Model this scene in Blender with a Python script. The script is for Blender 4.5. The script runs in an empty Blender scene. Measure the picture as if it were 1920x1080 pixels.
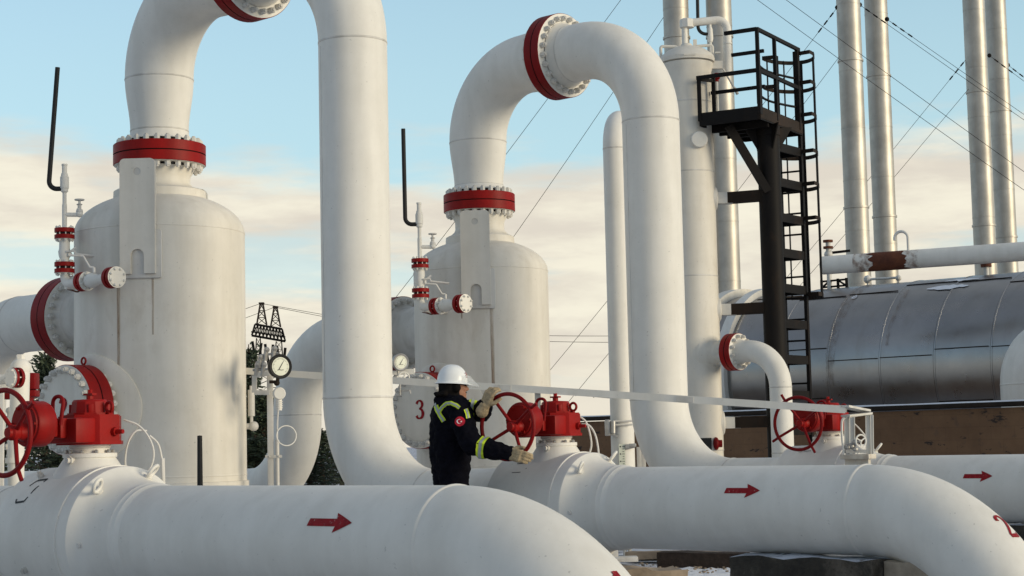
import bpy, bmesh, math, random
from mathutils import Vector, Matrix, Quaternion, noise as mnoise
random.seed(7)
PI = math.pi
rad = math.radians
V = Vector
SC = bpy.context.scene
COL = SC.collection

# ------------------------------------------------------------------ camera
FPX, CH = 3300.0, 1.1
ROLL, PITCH = rad(1.3), math.atan(292/3300)
_f = V((0, math.cos(PITCH), math.sin(PITCH)))
_R = V((1, 0, 0)); _U = V((0, -math.sin(PITCH), math.cos(PITCH)))
_r = math.cos(ROLL)*_R - math.sin(ROLL)*_U
_u = math.sin(ROLL)*_R + math.cos(ROLL)*_U
CAM = V((0, 0, CH))
cd = bpy.data.cameras.new('camera'); cam = bpy.data.objects.new('camera', cd); COL.objects.link(cam)
cam.matrix_world = Matrix(((_r.x, _u.x, -_f.x, 0), (_r.y, _u.y, -_f.y, 0), (_r.z, _u.z, -_f.z, CH), (0, 0, 0, 1)))
cd.sensor_width = 36; cd.lens = 36*FPX/1920
cd.clip_start = 0.1; cd.clip_end = 3000
SC.camera = cam

# ------------------------------------------------------------------ light
SUN_AZ, SUN_EL = rad(116), rad(10)          # azimuth clockwise from +Y (straight ahead)
EXPOSURE = 0.78
w = bpy.data.worlds.new('World'); SC.world = w; w.use_nodes = True
def build_world():
    nt = w.node_tree; N = nt.nodes; L = nt.links
    N.clear()
    out = N.new('ShaderNodeOutputWorld'); bg = N.new('ShaderNodeBackground')
    bg.inputs['Strength'].default_value = 0.130
    sky = N.new('ShaderNodeTexSky'); sky.sky_type = 'NISHITA'; sky.sun_disc = False
    sky.sun_elevation = SUN_EL; sky.sun_rotation = SUN_AZ
    sky.air_density = 1.0; sky.dust_density = 0.4; sky.ozone_density = 2.0
    tc = N.new('ShaderNodeTexCoord')
    sep = N.new('ShaderNodeSeparateXYZ'); L.new(tc.outputs['Generated'], sep.inputs[0])
    def math_(op, a, b=None, clamp=False):
        n = N.new('ShaderNodeMath'); n.operation = op; n.use_clamp = clamp
        for i, v in enumerate((a, b)):
            if v is None: continue
            if isinstance(v, (int, float)): n.inputs[i].default_value = v
            else: L.new(v, n.inputs[i])
        return n.outputs[0]
    def noise_(scale, vec, detail=5, rough=0.55, off=0):
        mp = N.new('ShaderNodeMapping'); mp.inputs['Scale'].default_value = scale
        mp.inputs['Location'].default_value = (off, off*0.7, off*1.3)
        L.new(vec, mp.inputs['Vector'])
        n = N.new('ShaderNodeTexNoise'); n.inputs['Scale'].default_value = 1.0
        n.inputs['Detail'].default_value = detail; n.inputs['Roughness'].default_value = rough
        L.new(mp.outputs[0], n.inputs['Vector']); return n.outputs['Fac']
    def ramp(v, a, b):
        m = N.new('ShaderNodeMapRange'); m.interpolation_type = 'SMOOTHSTEP'
        m.inputs['From Min'].default_value = a; m.inputs['From Max'].default_value = b
        L.new(v, m.inputs['Value']); return m.outputs['Result']
    def mix(f, a, b, mode='MIX'):
        m = N.new('ShaderNodeMix'); m.data_type = 'RGBA'; m.blend_type = mode
        if isinstance(f, (int, float)): m.inputs['Factor'].default_value = f
        else: L.new(f, m.inputs['Factor'])
        for k, v in (('A', a), ('B', b)):
            s = [i for i in m.inputs if i.name == k and i.type == 'RGBA'][0]
            if isinstance(v, tuple): s.default_value = v
            else: L.new(v, s)
        return [o for o in m.outputs if o.type == 'RGBA'][0]
    z = sep.outputs['Z']; g = tc.outputs['Generated']
    n1 = noise_((3.2, 3.2, 16), g, 6, 0.55, 3.1)
    n2 = noise_((9, 9, 42), g, 6, 0.6, 1.7)
    n3 = noise_((2.0, 2.0, 30), g, 4, 0.5, 8.3)
    # bank of cloud low over the horizon, ragged upper edge near nine degrees
    edge = math_('ADD', math_('MULTIPLY', math_('SUBTRACT', n1, 0.5), 0.16), math_('MULTIPLY', math_('SUBTRACT', n2, 0.5), 0.045))
    zz = math_('ADD', z, edge)
    bank = math_('SUBTRACT', 1.0, ramp(zz, 0.150, 0.182))
    gaps = ramp(math_('ADD', math_('MULTIPLY', n3, 0.75), math_('MULTIPLY', n2, 0.25)), 0.40, 0.50)
    low = math_('SUBTRACT', 1.0, ramp(z, 0.02, 0.085))
    gaps = math_('MAXIMUM', gaps, low)
    mask = math_('MULTIPLY', math_('MULTIPLY', bank, math_('ADD', math_('MULTIPLY', gaps, 0.62), 0.38)), 0.96)
    # thin haze softening the blue above the bank
    veil = math_('MULTIPLY', math_('SUBTRACT', 1.0, ramp(z, 0.08, 0.50)), 0.78)
    skyb = mix(1.0, sky.outputs[0], sky.outputs[0])
    hsv = N.new('ShaderNodeHueSaturation'); hsv.inputs['Saturation'].default_value = 0.95
    hsv.inputs['Value'].default_value = 1.0
    L.new(skyb, hsv.inputs['Color'])
    veiled = mix(veil, hsv.outputs[0], SKY_VEIL)
    cl = mix(ramp(n2, 0.35, 0.68), CLOUD_SHADE, CLOUD_LIT)
    cl = mix(ramp(z, 0.0, 0.075), CLOUD_LOW, cl)
    # thin grey-white layer overhead and behind, out of the picture
    n4 = noise_((2.2, 2.2, 3.5), g, 5, 0.55, 5.5)
    high = math_('MULTIPLY', ramp(z, 0.27, 0.55), math_('ADD', math_('MULTIPLY', ramp(n4, 0.35, 0.6), 0.5), 0.35))
    veiled = mix(high, veiled, (2.05, 2.14, 2.20, 1))
    # the half of the sky behind the viewer is duller than the half towards the bright bank
    front = ramp(sep.outputs['Y'], -0.35, 0.75)
    cl = mix(front, mix(1.0, cl, (0.80, 0.79, 0.82, 1), 'MULTIPLY'), cl)
    veiled = mix(front, mix(1.0, veiled, (0.82, 0.83, 0.87, 1), 'MULTIPLY'), veiled)
    fin = mix(mask, veiled, cl)
    L.new(fin, bg.inputs['Color']); L.new(bg.outputs[0], out.inputs[0])
SKY_VEIL = (2.35, 3.45, 3.75, 1)
CLOUD_LIT = (4.25, 3.98, 3.25, 1)
CLOUD_SHADE = (3.4, 3.08, 2.62, 1)
CLOUD_LOW = (3.75, 3.42, 2.85, 1)
build_world()
sd = bpy.data.lights.new('sun', 'SUN'); sun = bpy.data.objects.new('sun', sd); COL.objects.link(sun)
sd.energy = 1.5; sd.angle = rad(24); sd.color = (1.0, 0.86, 0.62)
_sd = V((math.sin(SUN_AZ)*math.cos(SUN_EL), math.cos(SUN_AZ)*math.cos(SUN_EL), math.sin(SUN_EL)))
sun.rotation_euler = _sd.to_track_quat('Z', 'Y').to_euler(); sun.location = (30, 0, 30)
SC.view_settings.view_transform = 'Standard'; SC.view_settings.look = 'None'
SC.view_settings.exposure = EXPOSURE; SC.view_settings.gamma = 1.0
SC.view_settings.use_curve_mapping = False
SC.render.engine = 'CYCLES'
SC.cycles.max_bounces = 6; SC.cycles.caustics_reflective = False; SC.cycles.caustics_refractive = False

# ------------------------------------------------------------------ picture helpers (a measured point at its own depth)
def ray(px, py): return _f + _r*((px-960)/FPX) + _u*((540-py)/FPX)
def atS(px, py, s): return CAM + ray(px, py)*(FPX/s)
def atY(px, py, Y):
    d = ray(px, py); return CAM + d*(Y/d.y)
def onplane(px, py, O, n):
    d = ray(px, py); return CAM + d*((O-CAM).dot(n)/d.dot(n))

# ------------------------------------------------------------------ materials
def newmat(name):
    m = bpy.data.materials.new(name); m.use_nodes = True
    nt = m.node_tree; b = nt.nodes['Principled BSDF']
    return m, nt, b
def nnoise(nt, scale, detail=4, rough=0.55, vscale=(1, 1, 1), dist=0.0):
    tc = nt.nodes.new('ShaderNodeTexCoord'); mp = nt.nodes.new('ShaderNodeMapping')
    mp.inputs['Scale'].default_value = vscale
    nt.links.new(tc.outputs['Object'], mp.inputs['Vector'])
    n = nt.nodes.new('ShaderNodeTexNoise'); n.inputs['Scale'].default_value = scale
    n.inputs['Detail'].default_value = detail; n.inputs['Roughness'].default_value = rough
    n.inputs['Distortion'].default_value = dist
    nt.links.new(mp.outputs[0], n.inputs['Vector'])
    return n.outputs['Fac']
def nramp(nt, fac, stops):
    r = nt.nodes.new('ShaderNodeValToRGB'); e = r.color_ramp.elements
    while len(e) < len(stops): e.new(0.5)
    for el, (p, c) in zip(e, stops):
        el.position = p; el.color = c if len(c) == 4 else (*c, 1)
    nt.links.new(fac, r.inputs[0]); return r.outputs['Color']
def nmix(nt, fac, a, b, mode='MIX'):
    m = nt.nodes.new('ShaderNodeMix'); m.data_type = 'RGBA'; m.blend_type = mode
    if isinstance(fac, (int, float)): m.inputs['Factor'].default_value = fac
    else: nt.links.new(fac, m.inputs['Factor'])
    for k, v in (('A', a), ('B', b)):
        s = [i for i in m.inputs if i.name == k and i.type == 'RGBA'][0]
        if isinstance(v, tuple): s.default_value = v if len(v) == 4 else (*v, 1)
        else: nt.links.new(v, s)
    return [o for o in m.outputs if o.type == 'RGBA'][0]
def nbump(nt, b, fac, strength, dist=0.01):
    n = nt.nodes.new('ShaderNodeBump'); n.inputs['Strength'].default_value = strength; n.inputs['Distance'].default_value = dist
    nt.links.new(fac, n.inputs['Height']); nt.links.new(n.outputs[0], b.inputs['Normal'])
def paint(name, c1, c2, rough=0.4, streak=0.35, grime=None, bump=0.08, spec=0.4, speck=True):
    m, nt, b = newmat(name)
    f1 = nnoise(nt, 1.6, 5, 0.6)
    col = nramp(nt, f1, [(0.32, c2), (0.62, c1)])
    f5 = nnoise(nt, 9, 6, 0.7)
    col = nmix(nt, 0.22, col, nramp(nt, f5, [(0.35, (0.86,)*3), (0.60, (1, 1, 1))]), 'MULTIPLY')
    if streak:
        f2 = nnoise(nt, 7, 3, 0.5, (1, 1, 0.09))
        col = nmix(nt, streak, col, nramp(nt, f2, [(0.35, tuple(x*0.80 for x in c2)), (0.6, (1, 1, 1))]), 'MULTIPLY')
    if grime:
        f3 = nnoise(nt, 3.3, 6, 0.65, (1, 1, 0.5), 0.4)
        col = nmix(nt, nramp(nt, f3, [(0.57, (0, 0, 0)), (0.74, (0.65, 0.65, 0.65))]), col, grime)
    if speck:
        f4 = nnoise(nt, 38, 2, 0.5)
        col = nmix(nt, nramp(nt, f4, [(0.70, (0, 0, 0)), (0.78, (0.55, 0.55, 0.55))]), col, tuple(x*0.55 for x in c2))
    nt.links.new(col, b.inputs['Base Color'])
    b.inputs['Roughness'].default_value = rough
    b.inputs['Specular IOR Level'].default_value = spec
    nbump(nt, b, nnoise(nt, 55, 3, 0.6), bump, 0.004)
    return m
def plain(name, c, rough=0.5, metal=0.0, var=0.15, scale=12, bump=0.0, spec=0.3):
    m, nt, b = newmat(name)
    f = nnoise(nt, scale, 4, 0.6)
    col = nramp(nt, f, [(0.3, tuple(x*(1-var) for x in c)), (0.7, tuple(min(1, x*(1+var)) for x in c))])
    nt.links.new(col, b.inputs['Base Color']); b.inputs['Roughness'].default_value = rough; b.inputs['Metallic'].default_value = metal; b.inputs['Specular IOR Level'].default_value = spec
    if bump: nbump(nt, b, nnoise(nt, scale*4, 4, 0.6), bump, 0.01)
    return m
M = {}
M['white'] = paint('white_paint', (0.80, 0.778, 0.72), (0.74, 0.718, 0.66), 0.55, 0.16, spec=0.25)
M['white_tank'] = paint('white_tank_paint', (0.77, 0.735, 0.66), (0.705, 0.67, 0.595), 0.6, 0.20, (0.58, 0.53, 0.45), spec=0.22)
M['white_worn'] = paint('worn_white_paint', (0.72, 0.70, 0.66), (0.58, 0.56, 0.51), 0.5, 0.4, (0.40, 0.34, 0.26), 0.15)
M['rusty_white'] = paint('rusty_white_paint', (0.70, 0.66, 0.58), (0.60, 0.52, 0.42), 0.6, 0.4, (0.30, 0.15, 0.06), 0.2)
M['red'] = paint('red_paint', (0.33, 0.007, 0.005), (0.22, 0.005, 0.004), 0.5, 0.25, (0.13, 0.010, 0.008), 0.2, spec=0.18)
M['red_dark'] = paint('dark_red_paint', (0.235, 0.006, 0.007), (0.165, 0.004, 0.005), 0.5, 0.2, None, 0.1, spec=0.15, speck=False)
def mat_mark():
    m, nt, b = newmat('red_marking_paint')
    col = nramp(nt, nnoise(nt, 30, 4, 0.6), [(0.3, (0.20, 0.008, 0.012)), (0.7, (0.33, 0.014, 0.020))])
    col = nmix(nt, nramp(nt, nnoise(nt, 55, 5, 0.75), [(0.60, (0, 0, 0)), (0.70, (0.75, 0.75, 0.75))]), col, (0.55, 0.40, 0.36))
    nt.links.new(col, b.inputs['Base Color']); b.inputs['Roughness'].default_value = 0.65; b.inputs['Specular IOR Level'].default_value = 0.15; return m
M['red_mark'] = mat_mark()
M['black'] = paint('black_steel_paint', (0.012, 0.010, 0.009), (0.008, 0.007, 0.007), 0.6, 0.0, (0.030, 0.018, 0.011), 0.2, spec=0.12, speck=False)
M['brownblack'] = paint('weathered_black_paint', (0.034, 0.024, 0.018), (0.018, 0.014, 0.011), 0.7, 0.0, (0.06, 0.034, 0.02), 0.3, spec=0.12, speck=False)
M['rubber'] = plain('black_rubber', (0.015, 0.015, 0.015), 0.6)
M['gasket'] = plain('gasket_gap', (0.03, 0.012, 0.012), 0.8)
M['steel'] = plain('grey_steel', (0.42, 0.41, 0.39), 0.4, 0.6)
M['rust_red'] = plain('faded_red_lattice', (0.16, 0.022, 0.016), 0.7)
M['dial'] = plain('dial_face', (0.66, 0.69, 0.58), 0.3, var=0.02)
M['ink'] = plain('black_ink', (0.03, 0.03, 0.03), 0.6)
M['snow'] = plain('snow', (0.80, 0.82, 0.86), 0.8, var=0.06, scale=9, bump=0.5)
M['bark'] = plain('bark', (0.055, 0.038, 0.026), 0.9, bump=0.5)
M['timber'] = plain('dark_timber', (0.040, 0.028, 0.022), 0.85, var=0.4, scale=14, bump=0.6)
M['stone'] = plain('pale_stone', (0.30, 0.24, 0.18), 0.9, var=0.35, scale=5, bump=0.8)
M['skin'] = plain('skin', (0.34, 0.17, 0.11), 0.55, var=0.12, scale=25)
M['hair'] = plain('dark_hair', (0.007, 0.006, 0.006), 0.8, spec=0.08)
M['navy'] = plain('navy_cloth', (0.0045, 0.0045, 0.008), 0.95, var=0.35, scale=18, bump=0.4, spec=0.08)
M['lime'] = plain('lime_tape', (0.58, 0.72, 0.035), 0.55, var=0.1, scale=40)
M['silver_tape'] = plain('silver_tape', (0.33, 0.37, 0.38), 0.4, var=0.1, scale=40)
M['glove'] = plain('tan_work_glove', (0.40, 0.31, 0.19), 0.9, var=0.28, scale=45, bump=0.6)
M['helmet'] = plain('white_helmet', (0.80, 0.82, 0.82), 0.25, var=0.03)
M['patch_red'] = plain('patch_red', (0.50, 0.012, 0.03), 0.7)
M['patch_white'] = plain('patch_white', (0.8, 0.8, 0.8), 0.7)

def mat_glass():
    m, nt, b = newmat('clear_visor'); b.inputs['Base Color'].default_value = (0.85, 0.88, 0.88, 1)
    b.inputs['Roughness'].default_value = 0.15; b.inputs['Alpha'].default_value = 0.28; return m
M['visor'] = mat_glass()
def mat_rust_streak(c=(0.30, 0.17, 0.07, 1), lo=0.32, hi=0.68, mx=0.9, vs=(1.6, 1.6, 0.12)):
    m, nt, b = newmat('rust_streak'); b.inputs['Base Color'].default_value = c; b.inputs['Roughness'].default_value = 0.7
    f = nnoise(nt, 9, 5, 0.7, vs)
    a = nramp(nt, f, [(lo, (0, 0, 0)), (hi, (mx, mx, mx))])
    nt.links.new(a, b.inputs['Alpha']); return m
M['streak'] = mat_rust_streak()
M['streak_faint'] = mat_rust_streak((0.22, 0.13, 0.07, 1), 0.40, 0.85, 0.55, (1.2, 1.2, 0.5))
M['bloom'] = mat_rust_streak((0.20, 0.075, 0.025, 1), 0.45, 0.75, 0.8, (0.8, 0.8, 0.8))
def mat_clad():
    m, nt, b = newmat('aluminium_cladding')
    f = nnoise(nt, 0.7, 6, 0.62); s = nnoise(nt, 3.0, 4, 0.6, (1, 1, 0.12))
    col = nramp(nt, f, [(0.3, (0.27, 0.27, 0.265)), (0.7, (0.38, 0.37, 0.36))])
    col = nmix(nt, nramp(nt, s, [(0.54, (0, 0, 0)), (0.80, (0.30, 0.30, 0.30))]), col, (0.20, 0.165, 0.12))
    nt.links.new(col, b.inputs['Base Color']); b.inputs['Metallic'].default_value = 0.92
    nt.links.new(nramp(nt, nnoise(nt, 2.2, 5, 0.6), [(0.3, (0.25,)*3), (0.75, (0.38,)*3)]), b.inputs['Roughness'])
    nbump(nt, b, nnoise(nt, 0.9, 2, 0.5), 0.10, 0.05); return m
M['clad'] = mat_clad()
def mat_stack():
    m, nt, b = newmat('galvanised_stack')
    f = nnoise(nt, 0.8, 6, 0.62); s = nnoise(nt, 4.0, 5, 0.7, (1, 1, 0.05))
    col = nramp(nt, f, [(0.3, (0.36, 0.34, 0.30)), (0.7, (0.54, 0.51, 0.45))])
    col = nmix(nt, nramp(nt, s, [(0.48, (0, 0, 0)), (0.72, (0.55, 0.55, 0.55))]), col, (0.40, 0.36, 0.30))
    nt.links.new(col, b.inputs['Base Color']); b.inputs['Metallic'].default_value = 0.65
    b.inputs['Roughness'].default_value = 0.5
    nbump(nt, b, nnoise(nt, 2.5, 3, 0.6), 0.12, 0.04); return m
M['stack'] = mat_stack()
def mat_rustpipe():
    m, nt, b = newmat('rust_patch')
    f = nnoise(nt, 5, 6, 0.7)
    nt.links.new(nramp(nt, f, [(0.3, (0.060, 0.014, 0.006)), (0.75, (0.17, 0.050, 0.016))]), b.inputs['Base Color'])
    b.inputs['Roughness'].default_value = 0.85; return m
M['rust'] = mat_rustpipe()
def mat_wall():
    m, nt, b = newmat('brown_render')
    f = nnoise(nt, 1.2, 7, 0.65); g = nnoise(nt, 7, 4, 0.6)
    col = nramp(nt, f, [(0.30, (0.16, 0.082, 0.040)), (0.65, (0.235, 0.128, 0.064))])
    col = nmix(nt, nramp(nt, g, [(0.60, (0, 0, 0)), (0.66, (0.4, 0.4, 0.4))]), col, (0.12, 0.075, 0.05))
    h = nnoise(nt, 2.3, 5, 0.7, (1, 1, 2.6))
    col = nmix(nt, nramp(nt, h, [(0.60, (0, 0, 0)), (0.64, (0.9, 0.9, 0.9))]), col, (0.030, 0.022, 0.018))
    br = nt.nodes.new('ShaderNodeTexBrick'); tc = nt.nodes.new('ShaderNodeTexCoord')
    nt.links.new(tc.outputs['UV'], br.inputs['Vector'])
    br.inputs['Scale'].default_value = 1; br.inputs['Brick Width'].default_value = 0.4; br.inputs['Row Height'].default_value = 0.2
    br.inputs['Mortar Size'].default_value = 0.008
    br.inputs['Color1'].default_value = (1, 1, 1, 1); br.inputs['Color2'].default_value = (0.86, 0.86, 0.86, 1); br.inputs['Mortar'].default_value = (0.72, 0.72, 0.72, 1)
    col = nmix(nt, 0.45, col, br.outputs['Color'], 'MULTIPLY')
    nt.links.new(col, b.inputs['Base Color']); b.inputs['Roughness'].default_value = 0.92
    nbump(nt, b, g, 0.4, 0.02); return m
M['wall'] = mat_wall()
def mat_ground():
    m, nt, b = newmat('frozen_ground')
    f = nnoise(nt, 0.9, 8, 0.65); g = nnoise(nt, 16, 6, 0.7); k = nnoise(nt, 0.28, 4, 0.55)
    dirt = nramp(nt, g, [(0.3, (0.050, 0.038, 0.028)), (0.7, (0.165, 0.125, 0.092))])
    md = nt.nodes.new('ShaderNodeMath'); md.operation = 'ADD'
    m2 = nt.nodes.new('ShaderNodeMath'); m2.operation = 'MULTIPLY'; m2.inputs[1].default_value = 0.55
    nt.links.new(g, m2.inputs[0]); nt.links.new(m2.outputs[0], md.inputs[0]); nt.links.new(f, md.inputs[1])
    snowm = nramp(nt, md.outputs[0], [(0.0, (0, 0, 0)), (0.66, (0, 0, 0)), (0.78, (1, 1, 1))])
    col = nmix(nt, snowm, dirt, (0.62, 0.65, 0.72))
    nt.links.new(col, b.inputs['Base Color']); b.inputs['Roughness'].default_value = 0.95
    nbump(nt, b, g, 0.8, 0.05); return m
M['ground'] = mat_ground()
def mat_concrete():
    m, nt, b = newmat('mossy_concrete')
    f = nnoise(nt, 3.0, 7, 0.68); g = nnoise(nt, 22, 5, 0.7)
    col = nramp(nt, f, [(0.32, (0.018, 0.016, 0.013)), (0.50, (0.055, 0.047, 0.036)), (0.68, (0.20, 0.165, 0.13))])
    col = nmix(nt, nramp(nt, nnoise(nt, 6, 5, 0.7), [(0.6, (0, 0, 0)), (0.72, (0.7, 0.7, 0.7))]), col, (0.06, 0.065, 0.05))
    ge = nt.nodes.new('ShaderNodeNewGeometry'); sp = nt.nodes.new('ShaderNodeSeparateXYZ'); nt.links.new(ge.outputs['Normal'], sp.inputs[0])
    mm = nt.nodes.new('ShaderNodeMath'); mm.operation = 'MULTIPLY_ADD'; mm.inputs[1].default_value = 0.55; nt.links.new(sp.outputs['Z'], mm.inputs[0]); nt.links.new(nnoise(nt, 7, 6, 0.7), mm.inputs[2])
    col = nmix(nt, nramp(nt, mm.outputs[0], [(0.0, (0, 0, 0)), (0.90, (0, 0, 0)), (1.0, (1, 1, 1))]), col, (0.62, 0.65, 0.72))
    nt.links.new(col, b.inputs['Base Color']); b.inputs['Roughness'].default_value = 0.95
    nbump(nt, b, g, 0.9, 0.03); return m
M['concrete'] = mat_concrete()
M['pale_concrete'] = plain('pale_concrete', (0.36, 0.30, 0.23), 0.9, var=0.35, scale=6, bump=0.6)
def mat_leaf(name, c):
    m, nt, b = newmat(name)
    oi = nnoise(nt, 1.7, 4, 0.6)
    nt.links.new(nramp(nt, oi, [(0.3, tuple(x*0.55 for x in c)), (0.7, tuple(x*1.5 for x in c))]), b.inputs['Base Color'])
    b.inputs['Roughness'].default_value = 0.8; return m
M['needle'] = mat_leaf('pine_needles', (0.034, 0.050, 0.026))

# ------------------------------------------------------------------ mesh toolkit
class MB:
    def __init__(s): s.v = []; s.f = []; s.m = []; s.cur = 0; s.marks = []
    def new(s): s.marks.append((len(s.v), len(s.f))); return s
    def add(s, vs, fs):
        o = len(s.v); s.v.extend(V(p) for p in vs)
        for f in fs: s.f.append(tuple(o+i for i in f)); s.m.append(s.cur)
        return s
    def box(s, c, size, ax=None, ay=None, az=None, bev=0.0):
        c = V(c); ax = V(ax or (1, 0, 0)).normalized(); ay = V(ay or (0, 1, 0)).normalized(); az = V(az) .normalized() if az else ax.cross(ay)
        hx, hy, hz = [q/2 for q in size]
        if bev <= 0:
            P = [c+ax*(hx*i)+ay*(hy*j)+az*(hz*k) for k in (-1, 1) for j in (-1, 1) for i in (-1, 1)]
            return s.add(P, [(0, 2, 3, 1), (4, 5, 7, 6), (0, 1, 5, 4), (2, 6, 7, 3), (0, 4, 6, 2), (1, 3, 7, 5)])
        bm = bmesh.new(); bmesh.ops.create_cube(bm, size=1)
        for v in bm.verts: v.co = V((v.co.x*size[0], v.co.y*size[1], v.co.z*size[2]))
        bmesh.ops.bevel(bm, geom=list(bm.edges), offset=min(bev, min(size)*0.45), segments=2, affect='EDGES', profile=0.5)
        bm.verts.index_update()
        P = [c+ax*v.co.x+ay*v.co.y+az*v.co.z for v in bm.verts]; F = [tuple(v.index for v in f.verts) for f in bm.faces]
        bm.free(); return s.add(P, F)
    def bar(s, a, b, wd, ht, up=(0, 0, 1)):
        a = V(a); b = V(b); d = (b-a); L = d.length; d.normalize(); up = V(up)
        if abs(d.dot(up)) > 0.98: up = V((1, 0, 0))
        sx = d.cross(up).normalized(); uz = sx.cross(d)
        return s.box((a+b)/2, (L, wd, ht), d, -sx, uz)
    def tube(s, pts, r, seg=12, caps=True, closed=False, up=None):
        pts = [V(p) for p in pts]; n = len(pts)
        rs = [r]*n if isinstance(r, (int, float)) else list(r)
        T = []
        for i in range(n):
            if closed: t = pts[(i+1) % n]-pts[i-1]
            elif i == 0: t = pts[1]-pts[0]
            elif i == n-1: t = pts[-1]-pts[-2]
            else: t = (pts[i+1]-pts[i]).normalized()+(pts[i]-pts[i-1]).normalized()
            T.append(t.normalized())
        t0 = T[0]; a = V(up) if up else (V((0, 0, 1)) if abs(t0.z) < 0.9 else V((1, 0, 0)))
        x = (a - t0*a.dot(t0)).normalized()
        vs = []; fs = []
        for i in range(n):
            if i:
                q = T[i-1].rotation_difference(T[i]); x = q @ x
                x = (x - T[i]*x.dot(T[i])).normalized()
            y = T[i].cross(x)
            for k in range(seg):
                a = 2*PI*k/seg; vs.append(pts[i]+(x*math.cos(a)+y*math.sin(a))*rs[i])
        m = n if closed else n-1
        for i in range(m):
            j = (i+1) % n
            for k in range(seg):
                l = (k+1) % seg
                fs.append((i*seg+k, i*seg+l, j*seg+l, j*seg+k))
        if caps and not closed:
            fs.append(tuple(range(seg-1, -1, -1))); fs.append(tuple((n-1)*seg+k for k in range(seg)))
        return s.add(vs, fs)
    def lathe(s, o, ax, prof, seg=48, mats=None, caps=False):
        o = V(o); ax = V(ax).normalized()
        a = V((0, 0, 1)) if abs(ax.z) < 0.9 else V((1, 0, 0))
        x = (a-ax*a.dot(ax)).normalized(); y = ax.cross(x)
        vs = []
        for (t, r) in prof:
            for k in range(seg):
                g = 2*PI*k/seg; vs.append(o+ax*t+(x*math.cos(g)+y*math.sin(g))*max(r, 1e-5))
        base = len(s.v); s.v.extend(vs)
        for i in range(len(prof)-1):
            for k in range(seg):
                l = (k+1) % seg
                s.f.append((base+i*seg+k, base+i*seg+l, base+(i+1)*seg+l, base+(i+1)*seg+k)); s.m.append(mats[i] if mats else s.cur)
        if caps:
            s.f.append(tuple(base+k for k in range(seg-1, -1, -1))); s.m.append(s.cur)
            s.f.append(tuple(base+(len(prof)-1)*seg+k for k in range(seg))); s.m.append(s.cur)
        return s
    def ring(s, c, ax, R, r, seg=48, ts=8, a0=0, a1=2*PI, x=None):
        c = V(c); ax = V(ax).normalized(); a = V((0, 0, 1)) if abs(ax.z) < 0.9 else V((1, 0, 0))
        X = V(x).normalized() if x else (a-ax*a.dot(ax)).normalized(); Y = ax.cross(X)
        full = abs(a1-a0-2*PI) < 1e-6
        n = seg if full else seg+1
        pts = [c+(X*math.cos(a0+(a1-a0)*i/seg)+Y*math.sin(a0+(a1-a0)*i/seg))*R for i in range(n)]
        return s.tube(pts, r, ts, True, full)
    def ball(s, c, r, seg=16, sc=(1, 1, 1), fr=None):
        c = V(c); X, Y, Z = fr or (V((1, 0, 0)), V((0, 1, 0)), V((0, 0, 1)))
        n = seg//2; vs = [c+Z*(r*sc[2])]; fs = []
        for i in range(1, n):
            p = PI*i/n
            for k in range(seg):
                a = 2*PI*k/seg
                vs.append(c+X*(r*sc[0]*math.sin(p)*math.cos(a))+Y*(r*sc[1]*math.sin(p)*math.sin(a))+Z*(r*sc[2]*math.cos(p)))
        vs.append(c-Z*(r*sc[2])); e = len(vs)-1
        for k in range(seg): fs.append((0, 1+k, 1+(k+1) % seg)); fs.append((e, e-seg+(k+1) % seg, e-seg+k))
        for i in range(n-2):
            for k in range(seg):
                l = (k+1) % seg; a = 1+i*seg; b = a+seg; fs.append((a+k, b+k, b+l, a+l))
        return s.add(vs, fs)
    def cyl(s, a, b, r, seg=20, r2=None):
        return s.tube([a, b], [r, r if r2 is None else r2], seg)
    def grid(s, fn, nu, nv):
        vs = [fn(i/nu, j/nv) for j in range(nv+1) for i in range(nu+1)]
        fs = [(j*(nu+1)+i, j*(nu+1)+i+1, (j+1)*(nu+1)+i+1, (j+1)*(nu+1)+i) for j in range(nv) for i in range(nu)]
        return s.add(vs, fs)
    def prism(s, poly, o, X, Y, thick):
        """flat outline (x, y) extruded along X x Y by thick either side of nothing: from 0 to thick"""
        o = V(o); X = V(X).normalized(); Y = V(Y).normalized(); Z = X.cross(Y); n = len(poly)
        vs = [o+X*p[0]+Y*p[1] for p in poly]+[o+X*p[0]+Y*p[1]+Z*thick for p in poly]
        fs = [tuple(range(n-1, -1, -1)), tuple(range(n, 2*n))]+[(i, (i+1) % n, n+(i+1) % n, n+i) for i in range(n)]
        return s.add(vs, fs)
    def ribbon(s, pts, wd, fn, sub=6):
        """2-D polyline with widths, mapped by fn(x, y) onto a surface"""
        P = [V((p[0], p[1])) for p in pts]; n = len(P); ws = [wd]*n if isinstance(wd, (int, float)) else wd
        L = []
        for i in range(n):
            t = (P[min(i+1, n-1)]-P[max(i-1, 0)]).normalized(); q = V((-t.y, t.x))
            L.append([fn(*(P[i]+q*(ws[i]/2)*(1-2*k/sub))) for k in range(sub+1)])
        vs = [p for row in L for p in row]
        fs = [(i*(sub+1)+k, i*(sub+1)+k+1, (i+1)*(sub+1)+k+1, (i+1)*(sub+1)+k) for i in range(n-1) for k in range(sub)]
        return s.add(vs, fs)

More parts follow.
